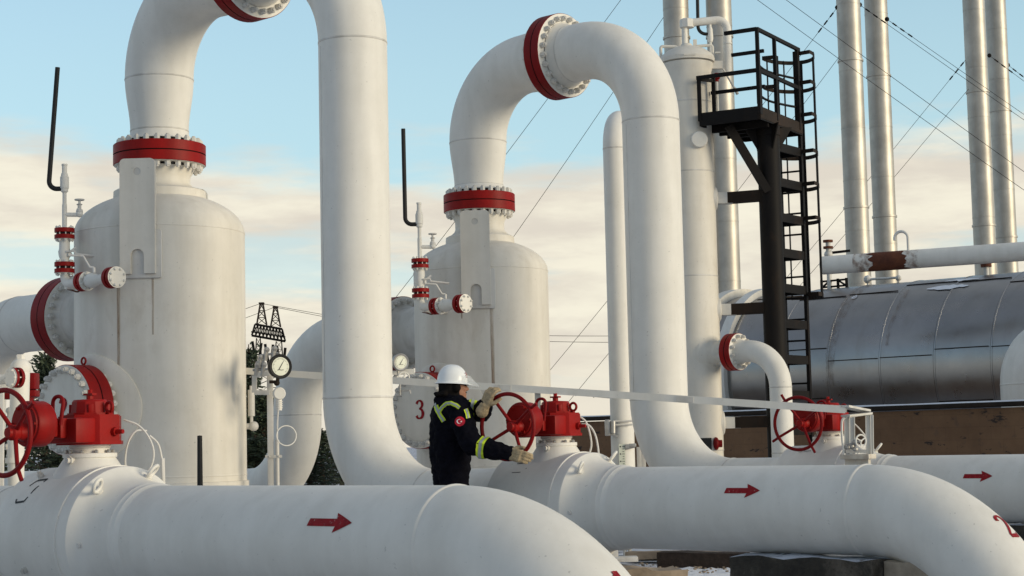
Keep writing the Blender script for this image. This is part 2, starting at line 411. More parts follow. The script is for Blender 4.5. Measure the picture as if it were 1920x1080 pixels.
OFF = {}
def off(o): return OFF.get(o.name, V((0, 0, 0))) if o else V((0, 0, 0))
def make_mesh(name, mb, mats, offset, smooth=True, angle=32):
    me = bpy.data.meshes.new(name)
    me.from_pydata([tuple(p-offset) for p in mb.v], [], mb.f)
    if not isinstance(mats, (list, tuple)): mats = [mats]
    for m in mats: me.materials.append(M[m] if isinstance(m, str) else m)
    if len(mats) > 1: me.polygons.foreach_set('material_index', mb.m)
    me.polygons.foreach_set('use_smooth', [smooth]*len(me.polygons))
    me.update()
    bm = bmesh.new(); bm.from_mesh(me); bmesh.ops.recalc_face_normals(bm, faces=bm.faces); bm.to_mesh(me); bm.free()
    if smooth: me.set_sharp_from_angle(angle=rad(angle))
    return me
def tag(o, label=None, cat=None, group=None, kind=None):
    if label: o['label'] = label
    if cat: o['category'] = cat
    if group: o['group'] = group
    if kind: o['kind'] = kind
    return o
def thing(name, loc, label, cat, group=None):
    o = bpy.data.objects.new(name, None); COL.objects.link(o); o.location = V(loc); o.empty_display_size = 0.1
    OFF[o.name] = V(loc); return tag(o, label, cat, group)
def part(name, mb, mats, parent=None, label=None, smooth=True, angle=32):
    of = off(parent)
    o = bpy.data.objects.new(name, make_mesh(name, mb, mats, of, smooth, angle)); COL.objects.link(o)
    if parent: o.parent = parent
    OFF[o.name] = of
    if label: o['label'] = label
    return o
def pieces(name, mb, mats, parent=None, **kw):
    """each piece begun with mb.new() becomes a part of its own"""
    mk = mb.marks+[(len(mb.v), len(mb.f))]; out = []
    for (v0, f0), (v1, f1) in zip(mk[:-1], mk[1:]):
        if v1 == v0: continue
        q = MB(); q.v = mb.v[v0:v1]; q.f = [tuple(i-v0 for i in f) for f in mb.f[f0:f1]]; q.m = mb.m[f0:f1]
        out.append(part(name, q, mats, parent, **kw))
    return out
def solo(name, mb, mats, loc, label, cat, group=None, smooth=True):
    o = bpy.data.objects.new(name, make_mesh(name, mb, mats, V(loc), smooth)); COL.objects.link(o); o.location = V(loc)
    OFF[o.name] = V(loc); return tag(o, label, cat, group)
def structure(name, mb, mats, smooth=True):
    o = part(name, mb, mats, None, None, smooth); o['kind'] = 'structure'; return o

def fillet(pts, R, n=14):
    pts = [V(p) for p in pts]; out = [pts[0]]
    for i in range(1, len(pts)-1):
        a, p, b = pts[i-1], pts[i], pts[i+1]; r = R[i-1] if isinstance(R, (list, tuple)) else R
        d1 = (a-p).normalized(); d2 = (b-p).normalized(); ang = d1.angle(d2)
        if PI-ang < 1e-3 or r <= 0: out.append(p); continue
        t = r/math.tan(ang/2); c = p+(d1+d2).normalized()*(r/math.sin(ang/2))
        s0 = (p+d1*t)-c; s1 = (p+d2*t)-c; q = s0.rotation_difference(s1); axis = q.axis; tot = q.angle
        for k in range(n+1): out.append(c+Quaternion(axis, tot*k/n) @ s0)
    out.append(pts[-1]); return out
def smooth_path(pts, n=8):
    """Catmull-Rom through the points"""
    P = [V(p) for p in pts]; P = [P[0]*2-P[1]]+P+[P[-1]*2-P[-2]]; out = []
    for i in range(1, len(P)-2):
        for k in range(n):
            t = k/n; a, b, c, d = P[i-1:i+3]
            out.append(0.5*((2*b)+(c-a)*t+(2*a-5*b+4*c-d)*t*t+(3*b-a-3*c+d)*t**3))
    out.append(P[-2]); return out

# bolts of a flange: one mesh per size, copied
_bolts = {}
def bolt_mesh(half, nr, nl, mat):
    key = (round(half, 4), round(nr, 4), round(nl, 4), mat)
    if key in _bolts: return _bolts[key]
    mb = MB()
    prof = []                                   # stud end, nut, shank, nut, stud end in one piece
    for sg in (-1, 1):
        e = [(half+nl*1.30, nr*0.42), (half+nl*1.24, nr*0.58), (half+nl, nr*0.58), (half+nl, nr*0.86), (half+nl*0.86, nr), (half-0.002, nr), (half-0.004, nr*0.5)]
        prof += [(sg*z, r) for z, r in (e if sg < 0 else e[::-1])]
    mb.lathe((0, 0, 0), (0, 0, 1), prof, 6, caps=True)
    me = make_mesh('bolt', mb, mat, V((0, 0, 0))); _bolts[key] = me; return me
def add_bolts(par, o, ax, R, n, half, nr, nl, mat='white_worn', ph=0.5):
    o = V(o); ax = V(ax).normalized(); a = V((0, 0, 1)) if abs(ax.z) < 0.9 else V((1, 0, 0))
    X = (a-ax*a.dot(ax)).normalized(); Y = ax.cross(X); me = bolt_mesh(half, nr, nl, mat)
    q = V((0, 0, 1)).rotation_difference(ax)
    for k in range(n):
        g = 2*PI*(k+ph)/n
        b = bpy.data.objects.new('bolt', me); COL.objects.link(b); b.parent = par
        b.location = o+(X*math.cos(g)+Y*math.sin(g))*R-off(par)
        b.rotation_mode = 'QUATERNION'; b.rotation_quaternion = Quaternion(ax, random.random()*1.0) @ q
def flange(parent, o, ax, R, half, n, nr, nl, gap=0.012, rim='red', face='white', name='flange', seg=56, rin=None, bolts=True, bc=0.87):
    """pair of flanges face to face: coloured rims, white faces, a dark joint"""
    e = 0.006; g = gap/2
    ri = rin if rin else R*0.55
    prof = [(-half, ri), (-half, R-e), (-half+e, R), (-g, R), (-g, R-0.02), (g, R-0.02), (g, R), (half-e, R), (half, R-e), (half, ri)]
    mb = MB(); mb.lathe(o, ax, prof, seg, mats=[1, 0, 0, 2, 2, 2, 0, 0, 1])
    p = part(name, mb, [rim, face, 'gasket'], parent)
    if bolts: add_bolts(p, o, ax, R*bc, n, half, nr, nl)
    return p
def bead(mb, o, ax, r, w_=0.010, h=0.005, seg=64):
    mb.new()
    mb.lathe(o, ax, [(-w_, r-0.001), (-w_*0.5, r+h*0.8), (0, r+h), (w_*0.5, r+h*0.8), (w_, r-0.001)], seg)

# ------------------------------------------------------------------ plant axes: pipes run along UX, the rows step along VX
TH = rad(42.6)
UX = V((math.cos(TH), -math.sin(TH), 0)); VX = V((math.sin(TH), math.cos(TH), 0)); ZX = V((0, 0, 1))
R2 = V((-1.369, 15.413, 0)); R3 = V((1.519, 18.555, 0)); R1 = R2*2-R3
ZP = 0.6; RP = 0.305
# ------------------------------------------------------------------ setting
def build_ground():
    mb = MB(); N = 90
    xs = [-900, -300, -120, -60]+[-30+60*i/N for i in range(N+1)]+[60, 120, 300, 900]
    ys = [-300, -60, -10]+[2+46*i/N for i in range(N+1)]+[70, 120, 300, 900, 1500]
    vs = []
    for y in ys:
        for x in xs:
            z = 0.0
            if -30 <= x <= 30 and 2 <= y <= 48:
                z = 0.05*mnoise.noise(V((x*0.5, y*0.5, 1)))+0.025*mnoise.noise(V((x*2.1, y*2.1, 4)))-0.03
            vs.append(V((x, y, z)))
    n = len(xs)
    mb.add(vs, [(j*n+i, j*n+i+1, (j+1)*n+i+1, (j+1)*n+i) for j in range(len(ys)-1) for i in range(n-1)])
    structure('ground', mb, 'ground')
build_ground()

# rendered block wall behind the plant, snow on its coping
def build_wall():
    a = atS(1120, 778, 100); b = atS(1918, 748, 123); d = (b-a); d.z = 0; d.normalize(); nrm = V((d.y, -d.x, 0))
    a0 = V((a.x, a.y, 0)); L0, L1 = -2.6, 16; zt = a.z
    t = thing('boundary_wall', a0+d*((L0+L1)/2), 'long brown rendered block wall behind the pipes, dusted with snow along its coping', 'wall')
    o = a0+d*L0; L = L1-L0; H = zt-0.12; th = 0.3
    mb = MB()
    mb.add([o, o+d*L, o+d*L+ZX*H, o+ZX*H, o-nrm*th, o+d*L-nrm*th, o+d*L+ZX*H-nrm*th, o+ZX*H-nrm*th],
           [(0, 1, 2, 3), (5, 4, 7, 6), (4, 0, 3, 7), (1, 5, 6, 2), (3, 2, 6, 7), (0, 4, 5, 1)])
    p = part('wall_face', mb, 'wall', t, smooth=False)
    uv = p.data.uv_layers.new(name='UVMap')
    for l in p.data.loops:
        c = p.data.vertices[l.vertex_index].co+off(p); uv.data[l.index].uv = ((c-o).dot(d), c.z)
    mb = MB(); mb.box(o+d*(L/2)-nrm*(th/2)+ZX*(H+0.055), (L, th+0.14, 0.07), d, -nrm, ZX, 0.01)
    part('coping', mb, 'brownblack', t)
    mb = MB(); k = 260; row = []
    for i in range(k+1):
        x = L*i/k; q = mnoise.noise(V((x*0.9, 2, 0)))*0.5+0.5; hh = 0.012+0.022*q; w_ = (th+0.10)*(0.75+0.25*q)
        c = o+d*x-nrm*(th/2)+ZX*(H+0.0915)
        row.append([c+nrm*(w_/2), c+nrm*(w_/2-0.02)+ZX*hh, c-nrm*(w_/2-0.02)+ZX*hh, c-nrm*(w_/2)])
    vs = [p for r in row for p in r]
    mb.add(vs, [(i*4+j, i*4+j+1, i*4+j+5, i*4+j+4) for i in range(k) for j in range(3)])
    part('snow_cap', mb, 'snow', t)
    return a0, d, nrm
WA, WD, WN = build_wall()

# big horizontal vessel in aluminium cladding
def build_clad_vessel():
    A = atS(1700, 700, 97); A.z = 2.29; r = 1.75
    def ta(px):                                    # distance along the axis seen under a picture column
        n = UX.cross(ZX); q = onplane(px, 650, A, n); return (q-A).dot(UX)
    tl, tr = ta(1296), 6.5
    t = thing('insulated_vessel', V((A.x, A.y, 0)), 'large horizontal vessel in dull aluminium cladding lying behind the brown wall', 'storage tank')
    prof = []; x = tl; mb = MB(); jt = [tl]
    prof.append((tl-0.42, 0.01)); 
    for k in range(1, 8):
        g = PI/2*k/8; prof.append((tl-0.42*math.cos(g), r*math.sin(g)))
    while x < tr:
        e = min(x+1.12, tr); dr = random.uniform(-0.003, 0.004)
        prof += [(x+0.001, r+0.014+dr), (x+0.03, r+0.016+dr), (x+0.034, r+0.008+dr), (x+0.3, r+0.006+dr*2), (x+0.8, r+0.002-dr), (e-0.001, r-0.003)]; x = e; jt.append(e)
    prof += [(tr, 0.01)]
    mb.lathe(A, UX, prof, 120)
    shell = part('cladding', mb, 'clad', t, angle=20)
    # longitudinal laps of the sheets
    mb = MB(); x = tl+0.0; k = 0
    while x < tr-0.3:
        for ph in (rad(random.uniform(4, 16)), rad(random.uniform(58, 70)), rad(random.uniform(-24, -14))):
            c = A-VX*(math.cos(ph)*(r+0.012))+ZX*(math.sin(ph)*(r+0.012)); nv_ = (c-A); nv_.normalize()
            mb.new(); mb.bar(c+UX*(x+0.02), c+UX*(x+1.08), 0.014, 0.016, nv_)
        x += 1.12; k += 1
    for e in jt[:-1]:
        mb.new(); mb.lathe(A, UX, [(e-0.010, r-0.01), (e-0.010, r+0.004), (e+0.001, r+0.004), (e+0.001, r-0.01)], 96)
    pieces('sheet_lap', mb, 'brownblack', shell)
    for px, rr, wd, mt in ((1362, 0.16, 0.26, 'white_tank'), (1417, 0.13, 0.22, 'white')):
        mb = MB(); c = ta(px)+0.3
        mb.lathe(A, UX, [(c, r-0.05), (c, r+rr), (c+wd, r+rr), (c+wd, r-0.05)], 96)
        part('stiffening_ring', mb, mt, t)
    for c in (tl+1.2, tr-1.6):
        mb = MB(); mb.box(A+UX*c-ZX*(r*0.9+0.35), (0.5, 2.6, 1.5), UX, VX, ZX, 0.03); part('saddle', mb, 'concrete', t)
    # frozen slush on the crown
    mb = MB()
    def slush(px, py, lx, wl):
        q = atS(px, py, 99); c = (q-A).dot(UX); ph0 = math.asin(max(-1, min(1, (q.z-A.z)/r)))
        pts = [(c+lx*(i/10-0.5), ph0+0.03*mnoise.noise(V((i*0.7, px, 0)))) for i in range(11)]
        wds = [wl*(0.25+math.sin(PI*i/10))*(0.8+0.5*random.random()) for i in range(11)]
        mb.ribbon(pts, wds, lambda x_, y_: A+UX*x_-VX*(math.cos(y_)*(r+0.016))+ZX*(math.sin(y_)*(r+0.016)), 8)
    mb.new(); slush(1832, 545, 0.85, 0.07); mb.new(); slush(1850, 531, 0.7, 0.05); mb.new(); slush(1572, 556, 0.12, 0.05)
    pieces('frozen_slush', mb, 'snow', t)
    mb = MB()
    for px, w0, b0, b1 in ((1648, 0.30, 80, -8), (1752, 0.12, 60, 15)):
        c = ta(px); mb.new()
        mb.grid(lambda u, v: A+UX*(c+w0*(u-.5)*(1-0.4*v)+0.03*math.sin(v*5))-VX*(math.cos(rad(b0+(b1-b0)*v))*(r+0.019))+ZX*(math.sin(rad(b0+(b1-b0)*v))*(r+0.019)), 4, 20)
    pieces('rust_streak', mb, 'streak_faint', shell)
    # walkway frame and small bits on the crown
    def crown(px): c = ta(px); return A+UX*c+ZX*r
    mb = MB(); a = crown(1545); b = crown(1592)
    for h in (0.05, 0.17): mb.bar(a+ZX*h, b+ZX*h, 0.05, 0.035)
    for q in (0, 0.33, 0.66, 1): mb.bar(a.lerp(b, q), a.lerp(b, q)+ZX*0.2, 0.05, 0.05)
    mb.bar(a+ZX*0.04, a.lerp(b, 0.33)+ZX*0.17, 0.04, 0.03); mb.bar(a.lerp(b, 0.66)+ZX*0.17, b+ZX*0.04, 0.04, 0.03)
    part('crown_frame', mb, 'black', t)
    mb = MB(); a = crown(1632); b = crown(1690)
    mb.tube(fillet([a-ZX*0.1, a+ZX*0.13, b+ZX*0.11, b-ZX*0.1], 0.06, 5), 0.025, 8); mb.ball(a+ZX*0.13, 0.085, 10); mb.ball(b+ZX*0.1, 0.06, 10)
    part('crown_pipe', mb, 'white_worn', t)
    return A, ta, r
CA, CTA, CR = build_clad_vessel()

def crown_valve(px, h, lab):
    c = CA+UX*CTA(px)+ZX*(CR-0.02)
    t = thing('crown_valve', c, lab, 'valve', 'little valves on top of the clad vessel')
    mb = MB(); mb.cyl(c, c+ZX*h, 0.05, 12); mb.ball(c+ZX*(h*0.72), 0.09, 12); part('valve_body', mb, 'white_worn', t)
    mb = MB()
    for z in (0.5, 0.62, 0.84, 0.97): mb.new(); mb.cyl(c+ZX*(h*z), c+ZX*(h*z+0.045), 0.10, 16)
    pieces('flange', mb, 'rust', t)
    mb = MB(); mb.bar(c+ZX*(h*0.75), c+ZX*(h*0.78)+V((0.42, -0.1, 0)), 0.03, 0.05); part('lever', mb, 'black', t)
crown_valve(1560, 1.0, 'small rusty flanged valve standing on the clad vessel at the rusty pipe end')
crown_valve(1856, 0.36, 'small rusty flanged valve on the clad vessel by the far right stacks')

# overhead pipe with a rusty patch
def build_rusty_pipe():
    a = atS(1541, 498, 104); b = atS(1925, 471, 110); d = (b-a).normalized(); b = b+d*3; r = 0.165
    t = thing('overhead_pipe', a.lerp(b, 0.5), 'white overhead pipe with a rust-brown patch and gooseneck vent crossing before the stacks', 'pipe')
    n = d.cross(ZX).normalized()
    def ta(px): q = onplane(px, 485, a, n); return (q-a).dot(d)
    mb = MB(); mb.lathe(a, d, [(0, 0.001), (0.002, r*0.9), (0.02, r), ((b-a).length, r), ((b-a).length+0.01, 0.001)], 40)
    part('pipe_run', mb, 'white', t)
    mb = MB(); x0, x1 = ta(1634), ta(1702)
    vs = []; n1, n2 = 10, 40; up = d.cross(n)
    for i in range(n1+1):
        for k in range(n2):
            g = 2*PI*k/n2; e = 0.16*mnoise.noise(V((math.cos(g)*2.5, math.sin(g)*2.5, 3 if i > 5 else 8)))+0.06*mnoise.noise(V((math.cos(g)*9, math.sin(g)*9, 3 if i > 5 else 8)))
            x = x0+(x1-x0)*i/n1+(e if i in (0, n1) else 0)
            vs.append(a+d*x+(n*math.cos(g)+up*math.sin(g))*(r+0.003))
    mb.add(vs, [(i*n2+k, i*n2+(k+1) % n2, (i+1)*n2+(k+1) % n2, (i+1)*n2+k) for i in range(n1) for k in range(n2)])
    part('rust_patch', mb, 'rust', t)
    for xa, xb in ((x0-0.30, x0+0.1), (x1-0.1, x1+0.22)):
        mb = MB(); mb.lathe(a, d, [(xa+(xb-xa)*k/6, r+0.0018) for k in range(7)], 40); part('rust_bloom', mb, 'bloom', t)
    mb = MB(); c = a+d*ta(1704)+ZX*(r-0.02); l = -d
    mb.tube(fillet([c, c+ZX*0.36, c+ZX*0.36+l*0.24, c+ZX*0.21+l*0.24], 0.118, 8), 0.026, 10); part('gooseneck_vent', mb, 'white', t)
    mb = MB(); q = b-d*0.6; mb.bar(V((q.x, q.y, 0)), q-ZX*(r-0.01), 0.2, 0.2); part('support_post', mb, 'black', t)
build_rusty_pipe()

# domed white tank at the right edge
def build_dome():
    c = atS(1974, 700, 112); c.z = 0; r = 0.86; prof = [(0.0, r), (1.9, r)]
    for k in range(1, 13):
        g = PI/2*k/12; prof.append((1.9+1.06*math.sin(g), r*math.cos(g)))
    t = thing('dome_tank', c, 'smooth white domed tank cut off by the right edge, before the clad vessel', 'storage tank')
    mb = MB(); mb.lathe(c, ZX, prof, 64, caps=False); part('shell', mb, 'white', t)
    mb = MB(); bead(mb, c+ZX*1.9, ZX, r, 0.014, 0.008); bead(mb, c+ZX*1.1, ZX, r, 0.014, 0.008); pieces('weld_seam', mb, 'white', t)
build_dome()

# tall exhaust stacks in pairs
STK = [(1268, 50, 82, 'silver exhaust stack rising behind the white column lid, the left of its pair'),
       (1357, 300, 82, 'silver exhaust stack showing between the white column and the black platform post'),
       (1602, 300, 88, 'silver exhaust stack behind the left end of the rusty pipe, with wires crossing it'),
       (1654, 300, 92, 'silver exhaust stack rising just behind the rusty patch of the overhead pipe'),
       (1839, 300, 97, 'silver exhaust stack of the far right pair, the nearer and wider one'),
       (1880, 300, 103, 'silver exhaust stack at the far right, thinnest and farthest of all the stacks')]
def build_stack(px, py, Y, lab):
    p = atY(px, py, Y); b = V((p.x, p.y, 0)); r = 0.60
    t = thing('exhaust_stack', b, lab, 'exhaust stack', 'tall silver exhaust stacks')
    prof = [(0, r)]; z = 0
    while z < 33:
        h = random.uniform(2.5, 3.6); prof += [(z+0.001, r+random.uniform(0, 0.006)), (z+h-0.05, r), (z+h-0.045, r+0.010), (z+h-0.005, r+0.010), (z+h, r)]; z += h
    mb = MB(); mb.lathe(b, ZX, prof, 48); part('stack_shell', mb, 'stack', t, angle=25)
    mb = MB()
    for zz in (12.5, 20.0): mb.new(); mb.lathe(b, ZX, [(zz, r), (zz, r+0.05), (zz+0.1, r+0.05), (zz+0.1, r)], 40)
    pieces('guy_collar', mb, 'stack', t)
    return b
STB = [build_stack(*s) for s in STK]

# guy wires: from a collar or stack side to an anchor in the ground, in the stack's own plane
def wire(p, q, lab, Y, r=0.0125, ins=True):
    a = atY(p[0], p[1], Y); b = atY(q[0], q[1], Y); d = b-a
    k = (0.05-a.z)/d.z; g = a+d*k
    t = thing('guy_wire', g, lab, 'wire', 'guy wires of the stacks')
    n = 24; pts = []
    for i in range(n+1):
        s = i/n; c = a.lerp(g, s); c.z -= 0.35*math.sin(PI*s); pts.append(c)
    mb = MB(); mb.tube(pts, r, 5); part('cable', mb, 'black', t)
    if ins:
        mb = MB(); e = (pts[1]-pts[0]).normalized()
        mb.new(); mb.ball(a, 0.13, 8)
        for i in range(3): mb.new(); mb.tube([a+e*(0.35+0.5*i), a+e*(0.62+0.5*i)], 0.04, 6)
        pieces('turnbuckle', mb, 'black', t)
wire((1183, -26), (962, 260), 'thin guy wire slanting behind the second arch down to the left, the longer one', 82, ins=False)
wire((1245, 31), (1083, 260), 'thin guy wire slanting behind the column lid and the arch, nearer the column', 82, ins=False)
wire((1368, -78), (1908, 300), 'thin guy wire crossing all right-hand stacks, upper of the two long ones', 79, ins=False)
wire((1368, -38), (1858, 300), 'thin guy wire crossing all right-hand stacks, lower of the two long ones', 79, ins=False)
wire((1570, 14), (1028, 690), 'thin guy wire dropping left behind the platform railing from the stack top', 88)
wire((1574, 106), (1073, 738), 'thin guy wire dropping left behind the safety cage, the lower one', 87, ins=False)
wire((1612, 9), (1920, 216), 'thin guy wire running right from the stack left of the rusty patch', 89)
wire((1663, 36), (1920, 207), 'thin guy wire running right from the stack behind the rusty patch', 91)
wire((1814, 108), (1676, 271), 'thin guy wire dropping left from the far right pair, upper one', 97)
wire((1816, 167), (1698, 300), 'thin guy wire dropping left from the far right pair, lower one', 96, ins=False)
wire((1855, 104), (1920, 150), 'thin guy wire leaving the wider of the far right stacks', 98)
wire((1890, 122), (1920, 144), 'thin guy wire leaving the thinnest far right stack', 103)

# twin-peaked lattice mast and its lines
def build_pylon():
    Y = 150; P = lambda x, y, dy=0: atY(x, y, Y+dy)
    base = P(503, 690); base = V((base.x, base.y, 0))
    t = thing('lattice_mast', base, 'dark twin-peaked lattice power mast between the first vessel and a white pipe', 'power pylon')
    red = MB(); blk = MB(); r = 0.075
    def truss(mb, a, b, c, d, n, r_):
        mb.cyl(a, b, r_, 6); mb.cyl(c, d, r_, 6)
        for i in range(n):
            p, q = i/n, (i+1)/n
            mb.cyl(a.lerp(b, p), c.lerp(d, q), r_*0.4, 5); mb.cyl(c.lerp(d, p), a.lerp(b, q), r_*0.5, 5)
            mb.cyl(a.lerp(b, q), c.lerp(d, q), r_*0.5, 5)
    for cx, top in ((490, 569), (516, 576)):
        red.new()
        for dy in (-0.7, 0.7):
            truss(red, P(cx-8.5, 609+(cx-490)*0.15, dy), P(cx-2, top, dy*0.3), P(cx+10, 609+(cx-490)*0.15, dy), P(cx+3, top, dy*0.3), 3, r)
        red.box(P(cx+0.5, top), (0.42, 0.6, 0.16))
    pieces('peak', red, 'brownblack', t)
    for dy in (-0.7, 0.7):
        truss(blk, P(478, 608, dy), P(529, 617, dy), P(472, 629, dy), P(535, 640, dy), 9, 0.10)
        blk.cyl(P(472, 629, dy), P(478, 608, dy), 0.075, 6); blk.cyl(P(535, 640, dy), P(529, 617, dy), 0.075, 6)
        blk.cyl(P(471, 622, dy), P(535, 632, dy), 0.06, 6)
        truss(blk, P(481, 634, dy), P(477, 697, dy), P(488, 634, dy), P(492, 697, dy), 4, 0.05)
        truss(blk, P(518, 640, dy), P(512, 699, dy), P(528, 640, dy), P(532, 700, dy), 4, 0.05)
        truss(blk, P(477, 697, dy), P(473, 838, dy), P(532, 700, dy), P(536, 838, dy), 5, 0.07)
    for a, b in (((473, 640), (482, 690)), ((490, 643), (484, 690)), ((497, 645), (505, 690)), ((512, 646), (508, 690)), ((535, 652), (531, 690)), ((519, 648), (526, 690))):
        blk.cyl(P(*a), P(*b), 0.12, 6)
    part('lattice', blk, 'black', t)
    def line(a, b, Ya, Yb, lab):
        p, q = atY(*a, Ya), atY(*b, Yb); pts = [p.lerp(q, i/16)-ZX*(0.9*math.sin(PI*i/16)) for i in range(17)]
        mb = MB(); mb.tube(pts, 0.02, 4)
        solo('power_line', mb, 'black', p, lab, 'wire', 'power lines of the far mast')
    line((490, 569), (1160, 630), 150, 150, 'faint power line from the taller peak of the mast running right')
    line((516, 576), (1160, 642), 150, 150, 'faint power line from the shorter peak of the mast running right')
    line((489, 569), (-60, 690), 150, 135, 'faint power line from the taller peak of the mast running left')
    line((515, 576), (-60, 720), 150, 135, 'faint power line from the shorter peak of the mast running left')
build_pylon()
def low_line():
    a = atY(980, 727, 60); b = atY(1170, 744, 60); mb = MB()
    for dz in (0, -0.09): mb.cyl(a+ZX*dz, b+ZX*dz, 0.012, 5)
    for k in (0.3, 0.46, 0.52, 0.7): c = a.lerp(b, k); mb.cyl(c-ZX*0.12, c+ZX*0.02, 0.02, 5)
    for k in (0.02, 0.98): c = a.lerp(b, k); mb.bar(V((c.x, c.y, 0)), c, 0.08, 0.08)
    solo('rail_fence', mb, 'black', a, 'thin dark wire rail low on the horizon right of the second vessel', 'fence')
low_line()

# pines
def pine_meshes(seed, H, Rm, n=2600):
    rnd = random.Random(seed); tr = MB()
    tr.tube([(0, 0, 0), (0.03*H*0.1, 0, H*0.5), (0, 0, H*0.98)], [0.028*H, 0.018*H, 0.004*H], 8)
    cr = MB(); z = 0.08*H
    tiers = 15
    for i in range(tiers):
        h = 0.06*H+0.90*H*(i/tiers)**0.9; R = Rm*(1-(h/H))**0.8*(0.8+0.4*rnd.random())+0.05
        nb = 9 if i < 11 else 6
        for b in range(nb):
            g = 2*PI*(b+rnd.random())/nb; L = R*(0.65+0.5*rnd.random()); el = rnd.uniform(-0.15, 0.35)
            d = V((math.cos(g)*math.cos(el), math.sin(g)*math.cos(el), math.sin(el)))
            tr.tube([V((0, 0, h)), V((0, 0, h))+d*L], [0.006*H, 0.002*H], 5, False)
            for k in range(int(n/tiers/nb)):
                s = rnd.random()**0.7; c = V((0, 0, h))+d*(L*s)+V((rnd.gauss(0, 1), rnd.gauss(0, 1), rnd.gauss(0, 1)))*(0.035*H*(1.05-s*0.6))
                e = (d+V((rnd.gauss(0, .6), rnd.gauss(0, .6), rnd.gauss(0.25, .5)))).normalized()
                sd_ = e.cross(V((rnd.random()-.5, rnd.random()-.5, rnd.random()-.5))).normalized()
                l = H*rnd.uniform(0.018, 0.036); w_ = l*0.30
                cr.add([c-e*l-sd_*w_*0.2, c-sd_*w_, c+e*l, c+sd_*w_], [(0, 1, 2, 3)])
    return (make_mesh('trunk', tr, 'bark', V((0, 0, 0))), make_mesh('crown', cr, 'needle', V((0, 0, 0)), False))
_pines = [pine_meshes(s, 4.0, 1.15) for s in (3, 11, 23)]
def pine(px, top, s, lab, k, wide=1.0):
    p = atS(px, top, s); b = V((p.x, p.y, 0)); H = p.z
    t = thing('pine_tree', b, lab, 'tree', 'dark pines behind the plant')
    for me in _pines[k]:
        o = bpy.data.objects.new(me.name.split('.')[0], me); COL.objects.link(o); o.parent = t
        o.scale = (H/4*wide, H/4*wide, H/4); o.rotation_euler = (0, 0, px*0.37)
pine(84, 652, 74, 'dark pine showing beneath the upper left white inlet pipe', 0, 0.9)
pine(128, 690, 66, 'dark pine mostly hidden behind the first vessel and its red flanges', 1, 1.1)
pine(20, 775, 70, 'low dark pine behind the small blind-flanged valve at left', 2, 1.8)
pine(466, 640, 62, 'tall dark pine right beside the first vessel wall', 1, 0.8)
pine(492, 730, 68, 'dark pine behind the pressure gauge post, left part', 0, 1.6)
pine(540, 745, 60, 'dark pine hidden behind the curved inlet pipe', 2, 1.7)
pine(604, 800, 72, 'dark pine seen in the narrow gap between inlet pipe and tall white riser', 0, 1.6)
pine(640, 822, 64, 'low dark pine seen beneath the foot of the first tall riser', 1, 2.2)
pine(580, 835, 80, 'low dark pine closing the gap left of the first riser foot', 2, 2.4)
pine(478, 815, 82, 'low dark pine at the foot of the first vessel, right side', 0, 2.2)
pine(110, 845, 90, 'low dark pine in the gap under the red gearbox at left', 1, 2.2)
# ------------------------------------------------------------------ digits painted in red
DIG = {
 '3': [([(.07, .79), (.13, .90), (.27, .97), (.42, .91), (.48, .77), (.42, .62), (.25, .535)], [.13, .11, .06, .11, .15, .11, .05]),
       ([(.25, .535), (.43, .47), (.52, .29), (.45, .09), (.27, .02), (.12, .06), (.06, .17)], [.05, .11, .17, .13, .06, .10, .14])],
 '2': [([(.07, .75), (.11, .89), (.27, .97), (.44, .89), (.49, .73), (.42, .55), (.24, .32), (.07, .10)], [.14, .11, .06, .12, .15, .13, .10, .07]),
       ([(.05, .06), (.30, .06), (.52, .07), (.55, .22)], [.10, .13, .12, .04])],
 '1': [([(.12, .78), (.27, .90), (.31, .98)], [.04, .07, .05]), ([(.30, .98), (.30, .5), (.30, .03)], [.15, .15, .15]), ([(.14, .02), (.30, .025), (.46, .02)], [.05, .06, .05])]}
def digit(mb, ch, H, fn):
    for pts, ws in DIG[ch]:
        P = [(p[0]*H, p[1]*H) for p in pts]
        dense = smooth_path([V((x, y, 0)) for x, y in P], 5)
        wd = []
        for i in range(len(P)-1): wd += [H*(ws[i]+(ws[i+1]-ws[i])*k/5) for k in range(5)]
        wd.append(H*ws[-1]); wd = [q*1.35 for q in wd]
        mb.ribbon([(p.x, p.y) for p in dense], wd, fn, 3)

ALPHA = rad(40)
NM = V((-math.sin(ALPHA), -math.cos(ALPHA), 0))       # the manhole faces the camera's left

